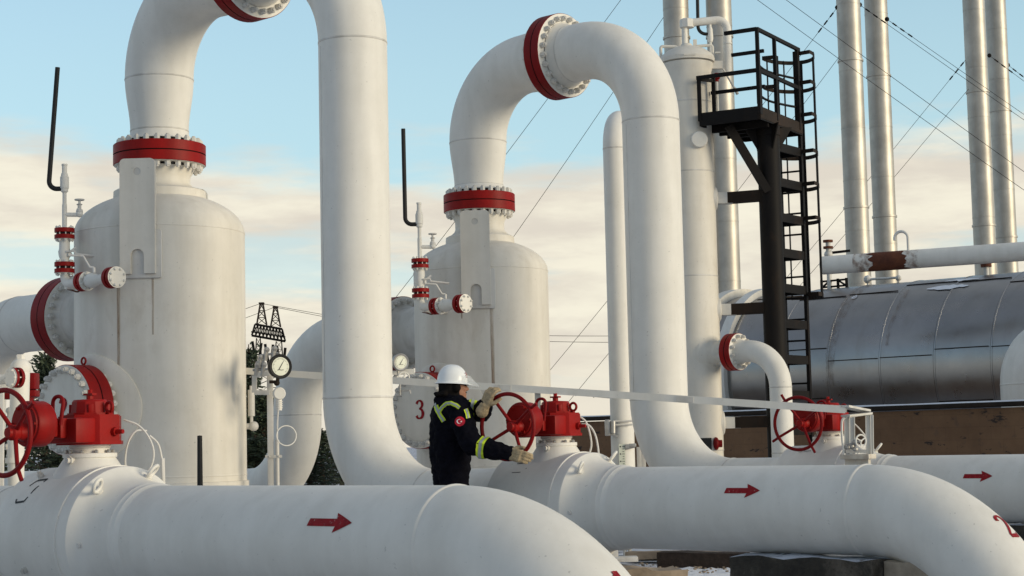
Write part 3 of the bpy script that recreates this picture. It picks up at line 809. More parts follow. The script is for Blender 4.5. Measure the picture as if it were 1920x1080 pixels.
def build_vessel(R, t, r, ztop, ring_r, noz_r, zj, nz, na, zm, num, lugs, lab, pl):
    c = R-UX*t
    T = thing('separator_vessel', c, lab, 'pressure vessel', 'domed separator vessels')
    mb = MB(); hd = r*0.5
    prof = [(0.0, r+0.02), (0.80, r+0.02), (0.805, r)] + [(0.805+(ztop-0.805)*k/6, r) for k in range(1, 7)]
    zr = ztop+hd*math.sqrt(1-(ring_r/r)**2)
    for k in range(1, 15):
        g = math.acos(ring_r/r)*k/14; prof.append((ztop+hd*math.sin(g), r*math.cos(g)))
    prof += [(zr+0.075, ring_r-0.004), (zr+0.09, ring_r-0.03), (zr+0.105, noz_r+0.05), (zr+0.14, noz_r+0.012), (zr+0.17, noz_r), (zj-0.22, noz_r), (zj-0.13, noz_r+0.05)]
    mb.lathe(c, ZX, prof, 96)
    sh = part('shell', mb, 'white_tank', T)
    mb = MB()
    bead(mb, c+ZX*ztop, ZX, r, 0.010, 0.004, 96); bead(mb, c+ZX*0.86, ZX, r, 0.010, 0.004, 96)
    # two upright seams of a cover strip on the camera side
    def onshell(ang, z, e=0.0): d = V((math.sin(ang), -math.cos(ang), 0)); return c+d*(r+e)+ZX*z
    ca = math.atan2(CAM.x-c.x, -(CAM.y-c.y))            # bearing of the camera seen from the vessel
    pieces('weld_seam', mb, 'white_tank', sh)
    flange(T, c+ZX*zj, ZX, pl['fR'], 0.103, 24, 0.030, 0.048, name='top_flange', rin=noz_r)
    # lifting plate with its eye, and backing pad
    la = rad(-2.5); d = V((math.sin(la), -math.cos(la), 0)); X = V((math.cos(la), math.sin(la), 0))
    zt, zb, w_ = pl['zt'], pl['zb'], pl['w']; h = zt-zb
    out = [(-w_/2, 0), (-w_*.19, 0)]+[(-w_*.19*math.cos(g), 0.17+w_*.19*math.sin(g)) for g in [PI*k/10 for k in range(11)]]+[(w_*.19, 0), (w_/2, 0)]
    cr = 0.045
    out += [(w_/2-cr+cr*math.cos(g), h-cr+cr*math.sin(g)) for g in [PI/2*k/5 for k in range(6)]]
    ex, ey, er = 0.0, h-0.125, 0.036
    mid = len(out)
    out.append((ex, h))
    out += [(ex+er*math.sin(g), ey+er*math.cos(g)) for g in [2*PI*k/20 for k in range(21)]]
    out.append((ex-0.0001, h))
    out += [(-w_/2+cr-cr*math.sin(g), h-cr+cr*math.cos(g)) for g in [PI/2*k/5 for k in range(6)]]
    mb = MB(); so = r+0.055
    off_ = X*pl['dx']
    mb.prism(out, c+d*so+off_+ZX*zb, X, ZX, -0.055)
    part('lifting_plate', mb, 'white_tank', T, angle=25)
    mb = MB(); mb.box(c+d*(so-0.012)+off_+ZX*(zt-0.125), (er*2.4, 0.012, er*2.4), X, -d, ZX); part('lug_socket', mb, 'white_worn', T)
    mb = MB()
    pw, ph_ = w_*1.08, h*0.40
    ang0 = math.asin((pl['dx'])/r)+la
    mb.grid(lambda u, v: onshell(la+math.asin(max(-1, min(1, (pl['dx']+0.02-pw/2+pw*u)/r))), zb-0.03+ph_*v, 0.026), 12, 6)
    for e0, e1 in (((0, 0), (1, 0)), ((0, 0), (0, 1)), ((1, 0), (1, 1)), ((0, 1), (1, 1))):
        pts = []
        for k in range(9):
            u = e0[0]+(e1[0]-e0[0])*k/8; v = e0[1]+(e1[1]-e0[1])*k/8
            pts.append(onshell(la+math.asin((pl['dx']+0.02-pw/2+pw*u)/r), zb-0.03+ph_*v, 0.014))
        mb.tube(pts, 0.014, 6)
    part('backing_pad', mb, 'white_worn', T)
    if lugs:
        mb = MB(); a = c-d*(r*0.62)+X*0.30; z0 = ztop+hd*0.6
        mb.prism([(-.07, 0), (.07, 0), (.07, lugs)]+[(0.07*math.cos(g), lugs+0.07*math.sin(g)) for g in [PI*k/8 for k in range(1, 8)]]+[(-.07, lugs)], a+ZX*z0, X, ZX, 0.05)
        part('rear_lug', mb, 'white_worn', T)
    # rust run below the pad
    for (du, wd, z1, z0) in pl['streaks']:
        mb = MB(); mb.grid(lambda u, v: onshell(la+math.asin((pl['dx']+du+wd*(u-.5)*(1-0.3*v))/r), z1+(z0-z1)*v, 0.0025), 3, 8)
        part('rust_streak', mb, 'streak', sh)
    if lugs:                                             # drain cock on the right flank
        mb = MB(); q = onshell(ca+rad(84), 1.33); d_ = (q-c); d_.z = 0; d_.normalize()
        mb.cyl(q-d_*0.03, q+d_*0.06, 0.03, 12); mb.ball(q+d_*0.07, 0.05, 12); mb.cyl(q+d_*0.05+ZX*0.10, q+d_*0.05+ZX*0.36, 0.034, 12); mb.cyl(q+d_*0.05+ZX*0.02, q+d_*0.05+ZX*0.4, 0.016, 8)
        part('drain_cock', mb, 'white_worn', T)
    # side inlet nozzle on the far left
    sn = c+ZX*nz; fa = na+t
    mb = MB(); mb.lathe(sn, UX, [(-(r*0.9), 0.36), (-(r+0.05), 0.335), (-(r+0.10), RP), (fa+0.20, RP), (fa+0.12, RP+0.06)], 48)
    part('side_nozzle', mb, 'white_worn', T)
    flange(T, sn+UX*fa, UX, 0.445, 0.13, 22, 0.030, 0.055, rim='red_dark', name='side_flange', rin=RP)
    # manhole
    mc = c+ZX*zm; b = r+0.30; mh = 0.425
    mb = MB()
    ma = math.atan2(NM.x, -NM.y)
    pts = []                                             # reinforcing pad following the shell round the manhole
    NP = 72
    for k in range(NP+1):
        g = 2*PI*k/NP; row = []
        for q, e in ((0.30, 0.05), (0.465, 0.05), (0.525, 0.018), (0.53, -0.005)):
            row.append(onshell(ma+math.asin(max(-.999, min(.999, q*math.cos(g)/r))), zm+q*math.sin(g), e))
        pts.append(row)
    vs = [p for row in pts for p in row]
    mb.add(vs, [(k*4+j, k*4+j+1, k*4+j+5, k*4+j+4) for k in range(NP) for j in range(3)])
    mb.lathe(mc, NM, [(r*0.75, 0.30), (b-0.26, 0.30), (b-0.20, 0.36)], 48)
    mp = part('manhole_neck', mb, 'white_tank', T)
    X2 = V((math.cos(ALPHA), -math.sin(ALPHA), 0))
    fl = flange(T, mc+NM*(b-0.125), NM, mh, 0.125, 24, 0.030, 0.05, name='manhole_flange', rin=0.20, bc=0.885)
    mb = MB(); mb.lathe(mc+NM*(b-0.01), NM, [(0, 0.345), (0.016, 0.340), (0.022, 0.325), (0.024, 0.0)], 56)
    cv = part('manhole_cover', mb, 'white_tank', fl)
    mb = MB(); H = 0.205
    digit(mb, num, H, lambda x, y: mc+NM*(b+0.018)+X2*(x-0.02+pl['numx'])+ZX*(y-H*0.5+0.01))
    part('painted_number', mb, 'red_mark', fl, 'red number %s' % num, smooth=False)
    mb = MB(); mb.ring(mc+NM*(b-0.2)+ZX*(mh+0.035)+X2*0.02, NM, 0.032, 0.010, 20, 6); part('lifting_eye', mb, 'red', fl)
    return T, c

V2, C2 = build_vessel(R2, 2.87, 0.832, 3.246, 0.455, 0.298, 4.035, 2.51, -4.38, 1.51, '2', 0.20,
    'large white domed vessel at left, its manhole cover partly hidden by a red gearbox', dict(fR=0.455, zt=3.87, zb=2.775, w=0.335, dx=0.0, numx=-0.04, streaks=[(-0.20, 0.035, 2.76, 1.7), (0.13, 0.02, 2.74, 2.2)]))
V3, C3 = build_vessel(R3, 2.55, 0.778, 3.077, 0.40, 0.285, 3.885, 2.456, -3.95, 1.49, '3', 0,
    'smaller-looking white domed vessel in the centre with number 3 on its manhole', dict(fR=0.415, zt=3.70, zb=2.645, w=0.325, dx=-0.005, numx=-0.02, streaks=[(0.165, 0.045, 2.62, 1.7), (-0.17, 0.02, 2.8, 2.5)]))

# ------------------------------------------------------------------ arches (vessel outlet to valve)
def build_arch(R, t, zj, z0, z1, rr, rl, zt, Rb, aend, lab):
    c = R-UX*t
    T = thing('arch_pipe', R, lab, 'pipe', 'white arch pipes rising from the vessels')
    def pt(a, z): return R+UX*a+ZX*z
    arc1 = fillet([pt(-t, z1), pt(-t, zt), pt(-t/2, zt)], zt-z1-0.01, 22)
    arc2 = fillet([pt(-t/2, zt), pt(0, zt), pt(0, ZP+1)], Rb, 22)
    arc3 = fillet([pt(0, ZP+1.2), pt(0, ZP), pt(aend, ZP)], 0.93, 22)
    mb = MB()
    red = [(zj+0.13, rr+0.05), (zj+0.19, rr+0.005), (z0, rr)]+[(z0+(z1-z0)*k/8, rr+(rl-rr)*(3*(k/8)**2-2*(k/8)**3)) for k in range(1, 8)]
    pts = [pt(-t, z) for z, _ in red]+arc1[:-1]; rs = [r_ for _, r_ in red]+[rl]*(len(arc1)-1)
    pts += [pt(-t/2-0.12, zt)]; rs += [rl+0.02]
    mb.tube(pts, rs, 72, caps=False, up=UX)
    pts = [pt(-t/2+0.12, zt), pt(-t/2+0.20, zt)]+arc2[1:-1]+[pt(0, ZP+1.5)]+arc3[1:]
    n2 = len(arc2)-2
    rs = [RP+0.06, RP+0.012]+[RP+0.012-0.012*k/n2 for k in range(n2)]+[RP]*(len(pts)-2-n2)
    mb.tube(pts, rs, 72, caps=False, up=VX)
    P = part('pipe_run', mb, 'white', T, angle=40)
    mb = MB()
    bead(mb, pt(-t, z1), ZX, rl); bead(mb, pt(-t, z0), ZX, rr); bead(mb, pt(0, zt-Rb), ZX, RP, 0.012, 0.005)
    bead(mb, pt(0, ZP+0.93), ZX, RP, 0.012, 0.005); bead(mb, pt(-t/2+0.21, zt), UX, RP+0.012); bead(mb, pt(0.93, ZP), UX, RP)
    mb.new(); mb.tube([pt(0, zt-Rb-0.05)+(-VX*math.cos(0.35)-UX*math.sin(0.35))*(RP+0.0005), pt(0, ZP+0.98)+(-VX*math.cos(0.35)-UX*math.sin(0.35))*(RP+0.0005)], 0.004, 6)
    pieces('weld_seam', mb, 'white_worn', P)
    flange(T, pt(-t/2, zt), UX, 0.475, 0.108, 24, 0.031, 0.052, rim='red_dark', name='joint_flange', rin=RP, bc=0.865)
    return T
build_arch(R2, 2.87, 4.05, 4.28, 4.80, 0.286, 0.338, 5.63, 0.95, 1.75, 'nearer tall white arch pipe, its crown cut off by the top of the picture')
build_arch(R3, 2.55, 3.896, 4.09, 4.60, 0.283, 0.332, 5.405, 0.915, 1.52, 'farther white arch pipe with its red joint flange in full view')
def build_feed():
    T = thing('feed_pipe', R1+UX*0.9, 'white pipe entering the nearest valve from the left edge', 'pipe')
    mb = MB(); mb.tube(fillet([R1+ZX*4.5, R1+ZX*ZP, R1+UX*1.78+ZX*ZP], 0.93, 20), RP, 64, caps=False)
    p = part('pipe_run', mb, 'white', T, angle=40)
    mb = MB(); bead(mb, R1+UX*0.93+ZX*ZP, UX, RP); bead(mb, R1+UX*1.5+ZX*ZP, UX, RP); pieces('weld_seam', mb, 'white_worn', p)
build_feed()

# inlet pipes: from the side nozzles left, down and away
def build_inlet(R, na, nz, av, lab):
    def pt(a, z): return R+UX*a+ZX*z
    T = thing('inlet_pipe', R+UX*av, lab, 'pipe', 'white inlet pipes behind the vessels')
    path = [pt(na-0.12, nz), pt(na-0.2, nz)]+fillet([pt(na-0.21, nz), pt(av, nz), pt(av, ZP-0.05), pt(av-7, ZP-0.05)], 0.914, 20)[1:]
    mb = MB(); mb.tube(path, [RP+0.06]+[RP]*(len(path)-1), 64, caps=False)
    p = part('pipe_run', mb, 'white', T, angle=40)
    mb = MB(); bead(mb, pt(av, (nz+ZP)/2), ZX, RP); bead(mb, pt(av+0.914, nz), UX, RP); bead(mb, pt(av-0.914, ZP-0.05), UX, RP)
    pieces('weld_seam', mb, 'white_worn', p)
build_inlet(R2, -4.38, 2.51, -6.28, 'shaded white inlet pipe entering the first vessel from the left edge')
build_inlet(R3, -3.95, 2.456, -5.83, 'curved white inlet pipe seen between the first vessel and the nearest riser')

# ------------------------------------------------------------------ outlet pipes with flow arrows
def cyl_map(R, a0, phi0, e=0.0025, r=RP):
    """(x along the pipe, y up round the girth) -> point on the camera side of a pipe"""
    def f(x, y):
        p = phi0+y/r; return R+UX*(a0+x)+ZX*(ZP+math.sin(p)*(r+e))-VX*(math.cos(p)*(r+e))
    return f
def arrow(mb, f, L, hb, hh, hl):
    mb.ribbon([(x*L*0.1, 0) for x in range(0, 8)], hb, lambda x, y: f(x+y*0.25 if x < 0.01 else x, y), 4)
    x0 = 0.7*L
    pts = [(x0-0.012+(L-x0+0.012)*k/8, 0) for k in range(9)]
    mb.ribbon(pts, [hh*(1-k/8)+0.001 for k in range(9)], lambda x, y: f(x-abs(y)*0.35*(1-(x-x0)/(L-x0)) if x < L else x, y), 6)
def build_outlet(R, astart, abend, Rb, num, arr, lab, far=None, ph=None):
    T = thing('outlet_pipe', R+UX*(abend if Rb else 5), lab, 'pipe', 'white outlet pipes marked with red arrows')
    if Rb: path = fillet([R+UX*astart+ZX*ZP, R+UX*(abend+Rb)+ZX*ZP, R+UX*(abend+Rb)+ZX*(-1.2)], Rb, 30)
    else: path = fillet([R+UX*astart+ZX*ZP, R+UX*far+ZX*ZP, R+UX*far-ZX*1.2], 1.1, 20)
    mb = MB(); mb.tube(path, RP, 96, caps=False)
    p = part('pipe_run', mb, 'white', T, angle=40)
    mb = MB(); 
    for a in ([abend-0.02] if Rb else [far-1.1]): bead(mb, R+UX*a+ZX*ZP, UX, RP, 0.016, 0.008)
    pieces('weld_seam', mb, 'white', p)
    mb = MB(); a0, phi, L = arr
    arrow(mb, cyl_map(R, a0, phi), L, 0.041, 0.105, 0.1)
    part('flow_arrow', mb, 'red_mark', T, 'red flow arrow pointing right', smooth=False)
    if num:
        Cc = R+UX*abend+ZX*(ZP-Rb); H = 0.19; ph0, ps0 = ph
        def f(x, y):
            phi_ = ph0-y/(Rb+RP); ps = ps0-x/RP; rr = RP+0.003
            return Cc+(UX*math.sin(phi_)+ZX*math.cos(phi_))*(Rb+rr*math.cos(ps))-VX*(rr*math.sin(ps))
        mb = MB(); digit(mb, num, H, f); part('painted_number', mb, 'red_mark', T, 'red number %s on the bend' % num, smooth=False)
def arrow_a(px, py, R):
    """axial position and girth angle of a mark seen at a picture point on a pipe"""
    d = ray(px, py).normalized(); o = CAM-(R+ZX*ZP)
    def comp(v): return V((v.dot(VX), v.z, 0))
    d2, o2 = comp(d), comp(o); A = d2.dot(d2); B = 2*d2.dot(o2); Cq = o2.dot(o2)-RP*RP
    s = (-B-math.sqrt(max(0, B*B-4*A*Cq)))/(2*A); q = CAM+d*s-(R+ZX*ZP)
    return q.dot(UX), math.atan2(q.z, -q.dot(VX))
a1, f1 = arrow_a(579, 979, R1); b1, _ = arrow_a(661, 978, R1)
a2, f2 = arrow_a(1360, 920, R2); b2, _ = arrow_a(1425, 920, R2)
a3, f3 = arrow_a(1807, 893, R3); b3, _ = arrow_a(1861, 893, R3)
build_outlet(R1, 2.6, 5.40, 1.1, '1', (a1, f1, b1-a1), 'nearest white outlet pipe curving down across the bottom of the picture', ph=(rad(51), 0.20))
build_outlet(R2, 2.6, 5.10, 1.1, '2', (a2, f2, b2-a2), 'middle white outlet pipe curving down at right with a red number 2', ph=(rad(48), 0.15))
build_outlet(R3, 2.4, 0, 0, None, (a3, f3, b3-a3), 'farthest white outlet pipe running straight off the right edge', far=8.5)

# ------------------------------------------------------------------ ball valves
AW = rad(37)
NW = V((-math.sin(AW), -math.cos(AW), 0)); HW = V((math.cos(AW), -math.sin(AW), 0))
WZ = 0.63; WD_ = 0.63; WR = 0.247
def build_valve(R, a, lab, tubing, marks, wheel_phase=0.5):
    c = R+UX*a; o = c+ZX*ZP
    T = thing('ball_valve', c, lab, 'valve', 'ball valves with red gearboxes')
    mb = MB()
    prof = [(-0.58, RP), (-0.54, RP+0.004), (-0.50, RP+0.012), (-0.47, 0.345), (-0.45, 0.352), (-0.43, 0.352), (-0.425, 0.39), (-0.40, 0.40), (-0.395, 0.416),
            (-0.20, 0.42), (0.10, 0.42), (0.255, 0.42), (0.258, 0.428), (0.274, 0.428), (0.277, 0.42), (0.365, 0.42), (0.374, 0.418), (0.384, 0.409), (0.400, 0.392), (0.425, 0.372), (0.455, 0.355), (0.495, 0.340), (0.54, 0.329), (0.59, 0.318), (0.625, RP+0.010), (0.645, RP+0.018), (0.668, RP+0.010), (0.69, RP+0.012), (0.71, RP+0.003), (0.73, RP)]
    mb.lathe(o, UX, prof, 96)
    B = part('valve_body', mb, 'white', T, angle=28)
    mb = MB(); mb.lathe(c, ZX, [(ZP+0.29, 0.262), (ZP+0.345, 0.235), (ZP+0.39, 0.208), (ZP+0.42, 0.188), (ZP+0.474, 0.153), (ZP+0.476, 0.162), (ZP+0.499, 0.162), (ZP+0.502, 0.158), (ZP+0.502, 0.0)], 48)
    part('bonnet', mb, 'white', T)
    mb = MB(); mb.lathe(c, ZX, [(ZP+0.50, 0.118), (ZP+0.53, 0.116), (ZP+0.535, 0.125), (ZP+0.555, 0.125)], 40)
    bf = part('bonnet_ring', mb, 'white', T)
    me = bolt_mesh(0.0, 0.012, 0.016, 'steel')
    for k in range(10):
        g = 2*PI*k/10+0.2; b = bpy.data.objects.new('bolt', me); COL.objects.link(b); b.parent = bf
        b.location = c+V((math.cos(g), math.sin(g), 0))*0.136+ZX*(ZP+0.502)-off(bf)
    # lifting eyes and plugs
    mb = MB()
    def eye(a_, g, tilt):
        d = ZX*math.sin(g)-VX*math.cos(g); p = o+UX*a_+d*0.352
        ax = (UX*math.cos(tilt)+ZX*math.sin(tilt)*0.6).cross(d).normalized()
        up = (d+UX*0.75).normalized(); mb.new()
        mb.cyl(p-up*0.02, p+up*0.03, 0.026, 12); mb.ring(p+up*0.07, up.cross(V((0.3, 0.9, 0.2))).normalized(), 0.040, 0.011, 24, 8)
    eye(0.425, rad(50), 0.2); eye(0.425, rad(108), 0.9)
    pieces('lifting_eye', mb, 'white', T)
    mb = MB()
    def plug(a_, g, r0, L, rad_):
        d = ZX*math.sin(g)-VX*math.cos(g); p = o+UX*a_+d*r0; mb.new(); mb.tube([p-d*0.03, p+d*L*0.6], rad_, 14); mb.tube([p+d*L*0.5, p+d*L], rad_*0.72, 6)
    plug(-0.20, rad(60), 0.42, 0.04, 0.02); plug(0.43, rad(-4), 0.345, 0.03, 0.022); plug(-0.10, rad(-25), 0.42, 0.03, 0.02)
    p = c+NW*0.15+UX*0.03+ZX*(ZP+0.46); mb.new(); mb.tube([p-NW*0.03, p+NW*0.05], 0.017, 12); mb.tube([p+NW*0.02, p+NW*0.03], 0.028, 6)
    pieces('drain_plug', mb, 'white_worn', T)
    if marks:
        mb = MB(); f = cyl_map(R, a, 0, 0.002, 0.42)
        for (x0, y0, x1, y1, wd) in marks: mb.new(); mb.ribbon([(x0, y0), ((x0+x1)/2, (y0+y1)/2), (x1, y1)], wd, f, 2)
        pieces('label_trace', mb, 'ink', T, smooth=False)
    # worm gearbox
    z0 = ZP+0.552
    def ngon(r_, n, ph): return [(r_*math.cos(2*PI*(k+ph)/n), r_*math.sin(2*PI*(k+ph)/n)) for k in range(n)]
    mb = MB(); X, Y = HW, -NW
    mb.prism(ngon(0.208, 8, 0.5), c+ZX*z0, X, Y, 0.022); mb.prism(ngon(0.196, 8, 0.5), c+ZX*(z0+0.0221), X, Y, 0.15)
    mb.prism(ngon(0.188, 8, 0.5), c+ZX*(z0+0.1722), X, Y, 0.008)
    mb.box(c+NW*0.165+ZX*(z0+0.085), (0.33, 0.15, 0.150), HW, NW, ZX, 0.012); mb.box(c+NW*0.30+ZX*(z0+0.10), (0.11, 0.13, 0.10), HW, NW, ZX, 0.008); mb.box(c+NW*0.255+ZX*(z0+0.10), (0.16, 0.06, 0.12), HW, NW, ZX, 0.008)
    mb.lathe(c, ZX, [(z0+0.18, 0.140), (z0+0.192, 0.140), (z0+0.193, 0.118), (z0+0.26, 0.110), (z0+0.272, 0.100), (z0+0.278, 0.0)], 12)
    for g in (0.6, 1.9, 3.4, 5.0):
        d = V((math.cos(g), math.sin(g), 0)); mb.box(c+d*0.112+ZX*(z0+0.215), (0.025, 0.03, 0.06), d, ZX.cross(d), ZX, 0.004)
    mb.cyl(c+ZX*(z0+0.27), c+ZX*(z0+0.30), 0.022, 10); mb.box(c+ZX*(z0+0.306), (0.082, 0.035, 0.012), HW, -NW, ZX); mb.cyl(c+ZX*(z0+0.30), c+ZX*(z0+0.335), 0.015, 6)
    for g, L in ((rad(10), 0.05), (rad(-62), 0.05)):
        d = HW*math.cos(g)+NW*-math.sin(g); q = c+d*0.175+ZX*(z0+0.075); mb.cyl(q, q+d*0.03, 0.027, 8); mb.cyl(q, q+d*(0.03+L), 0.014, 8)
    G = part('gearbox', mb, 'red', T, angle=25)
    mb = MB(); q = c+HW*0.155-NW*0.02+ZX*(z0+0.18); mb.cyl(q, q+ZX*0.02, 0.014, 8); mb.ring(q+ZX*0.045, NW, 0.030, 0.010, 24, 8)
    part('eye_bolt', mb, 'red', G)
    # drum of the worm and its cover
    zc = ZX*(ZP+WZ); mb = MB()
    zd = zc+ZX*0.05
    mb.lathe(c+zd, NW, [(0.335, 0.02), (0.337, 0.118), (0.348, 0.130), (0.362, 0.136), (0.465, 0.136), (0.477, 0.130), (0.481, 0.118), (0.489, 0.115), (0.491, 0.0)], 40)
    mb.lathe(c+zc, NW, [(0.48, 0.0), (0.48, 0.06), (0.50, 0.052), (0.515, 0.045), (0.53, 0.04), (0.535, 0.0)], 24)
    for g in range(6):
        d = HW*math.cos(g*PI/3)+ZX*math.sin(g*PI/3); q = c+zd+d*0.105; mb.tube([q+NW*0.485, q+NW*0.501], 0.010, 6)
    D = part('worm_drum', mb, 'red', T, angle=30)
    mb = MB(); q = c+NW*0.31+HW*0.02+zc+ZX*0.06
    mb.tube(fillet([q+HW*0.02, q+HW*0.02+ZX*0.15, q+HW*0.11+ZX*0.15-NW*0.01, q+HW*0.09-ZX*0.02], 0.04, 6), 0.012, 8)
    part('handle_loop', mb, 'red_dark', D)
    # handwheel
    wc = c+NW*WD_+zc
    mb = MB(); mb.ring(wc, NW, WR, 0.0155, 64, 10, x=ZX); H = part('handwheel', mb, 'red_dark', T)
    mb = MB(); hb = c+NW*0.56+zc; mb.lathe(hb, NW, [(-0.035, 0.036), (-0.02, 0.046), (0.02, 0.046), (0.03, 0.034), (0.045, 0.03), (0.046, 0.0)], 20); part('hub', mb, 'red', H)
    for k in range(4):
        g = rad(31)+PI/2*k; d = HW*math.cos(g)+ZX*math.sin(g); mb = MB()
        mb.tube([hb+d*0.03, wc-NW*0.004+d*(WR-0.01), wc+d*(WR+0.075)], [0.0135, 0.0125, 0.0125], 10); part('spoke', mb, 'red_dark', H)
    # instrument tubing
    for pts, r_, mt in tubing:
        mb = MB(); P = [c+V((x, dy, 0))+ZX*(ZP+z) for x, dy, z in pts]; mb.tube(smooth_path(P, 8), r_, 8); part('tubing', mb, mt, T)
    return T, c, wc
t1 = [([(0.195, 0.05, 0.70), (0.28, 0.06, 0.665), (0.345, 0.06, 0.59), (0.375, 0.06, 0.50), (0.36, 0.05, 0.41), (0.30, 0.03, 0.33)], 0.006, 'white_worn'),
      ([(0.33, 0.08, 0.63), (0.27, 0.05, 0.63), (0.225, 0.05, 0.57), (0.205, 0.05, 0.48), (0.215, 0.03, 0.40), (0.26, 0.03, 0.33)], 0.006, 'white_worn'),
      ([(0.345, 0.09, 0.60), (0.395, 0.10, 0.545), (0.42, 0.10, 0.44)], 0.007, 'white_worn'), ([(0.42, 0.10, 0.46), (0.425, 0.10, 0.2), (0.425, 0.10, -0.3)], 0.0135, 'white_worn')]
t2 = [([(0.19, 0.02, 0.70), (0.235, 0.03, 0.66), (0.262, 0.03, 0.58), (0.275, 0.03, 0.48), (0.255, 0.02, 0.40)], 0.008, 'white_worn'),
      ([(0.20, 0.02, 0.64), (0.26, 0.03, 0.63), (0.305, 0.03, 0.56), (0.325, 0.02, 0.46), (0.33, 0.0, 0.36)], 0.008, 'white_worn')]
t3 = [([(0.12, -0.05, 0.70), (0.24, -0.03, 0.62), (0.33, -0.02, 0.52), (0.385, 0.0, 0.44), (0.40, 0.0, 0.36)], 0.007, 'white_worn'),
      ([(0.20, -0.03, 0.66), (0.30, -0.02, 0.56), (0.37, 0.0, 0.46), (0.385, 0.0, 0.36)], 0.007, 'white_worn')]
B1 = [(-0.19, 0.40, -0.10, 0.415, 0.018), (-0.10, 0.415, -0.155, 0.235, 0.015), (-0.155, 0.235, -0.24, 0.225, 0.014), (-0.24, 0.225, -0.25, 0.25, 0.012), (-0.19, 0.40, -0.215, 0.35, 0.012)]
B2 = [(-0.20, 0.40, -0.11, 0.41, 0.010), (-0.19, 0.30, -0.10, 0.305, 0.006), (-0.07, 0.34, -0.06, 0.345, 0.006)]
VA1 = build_valve(R1, 2.27, 'nearest ball valve at lower left, red gearbox in front of the number 2 manhole', t1, B1)
VA2 = build_valve(R2, 2.296, 'ball valve whose red handwheel is being turned by the worker', t2, B2)
VA3 = build_valve(R3, 2.075, 'farthest ball valve at right, red handwheel behind the white tray', t3, [(-0.16, 0.44, -0.06, 0.445, 0.010)])
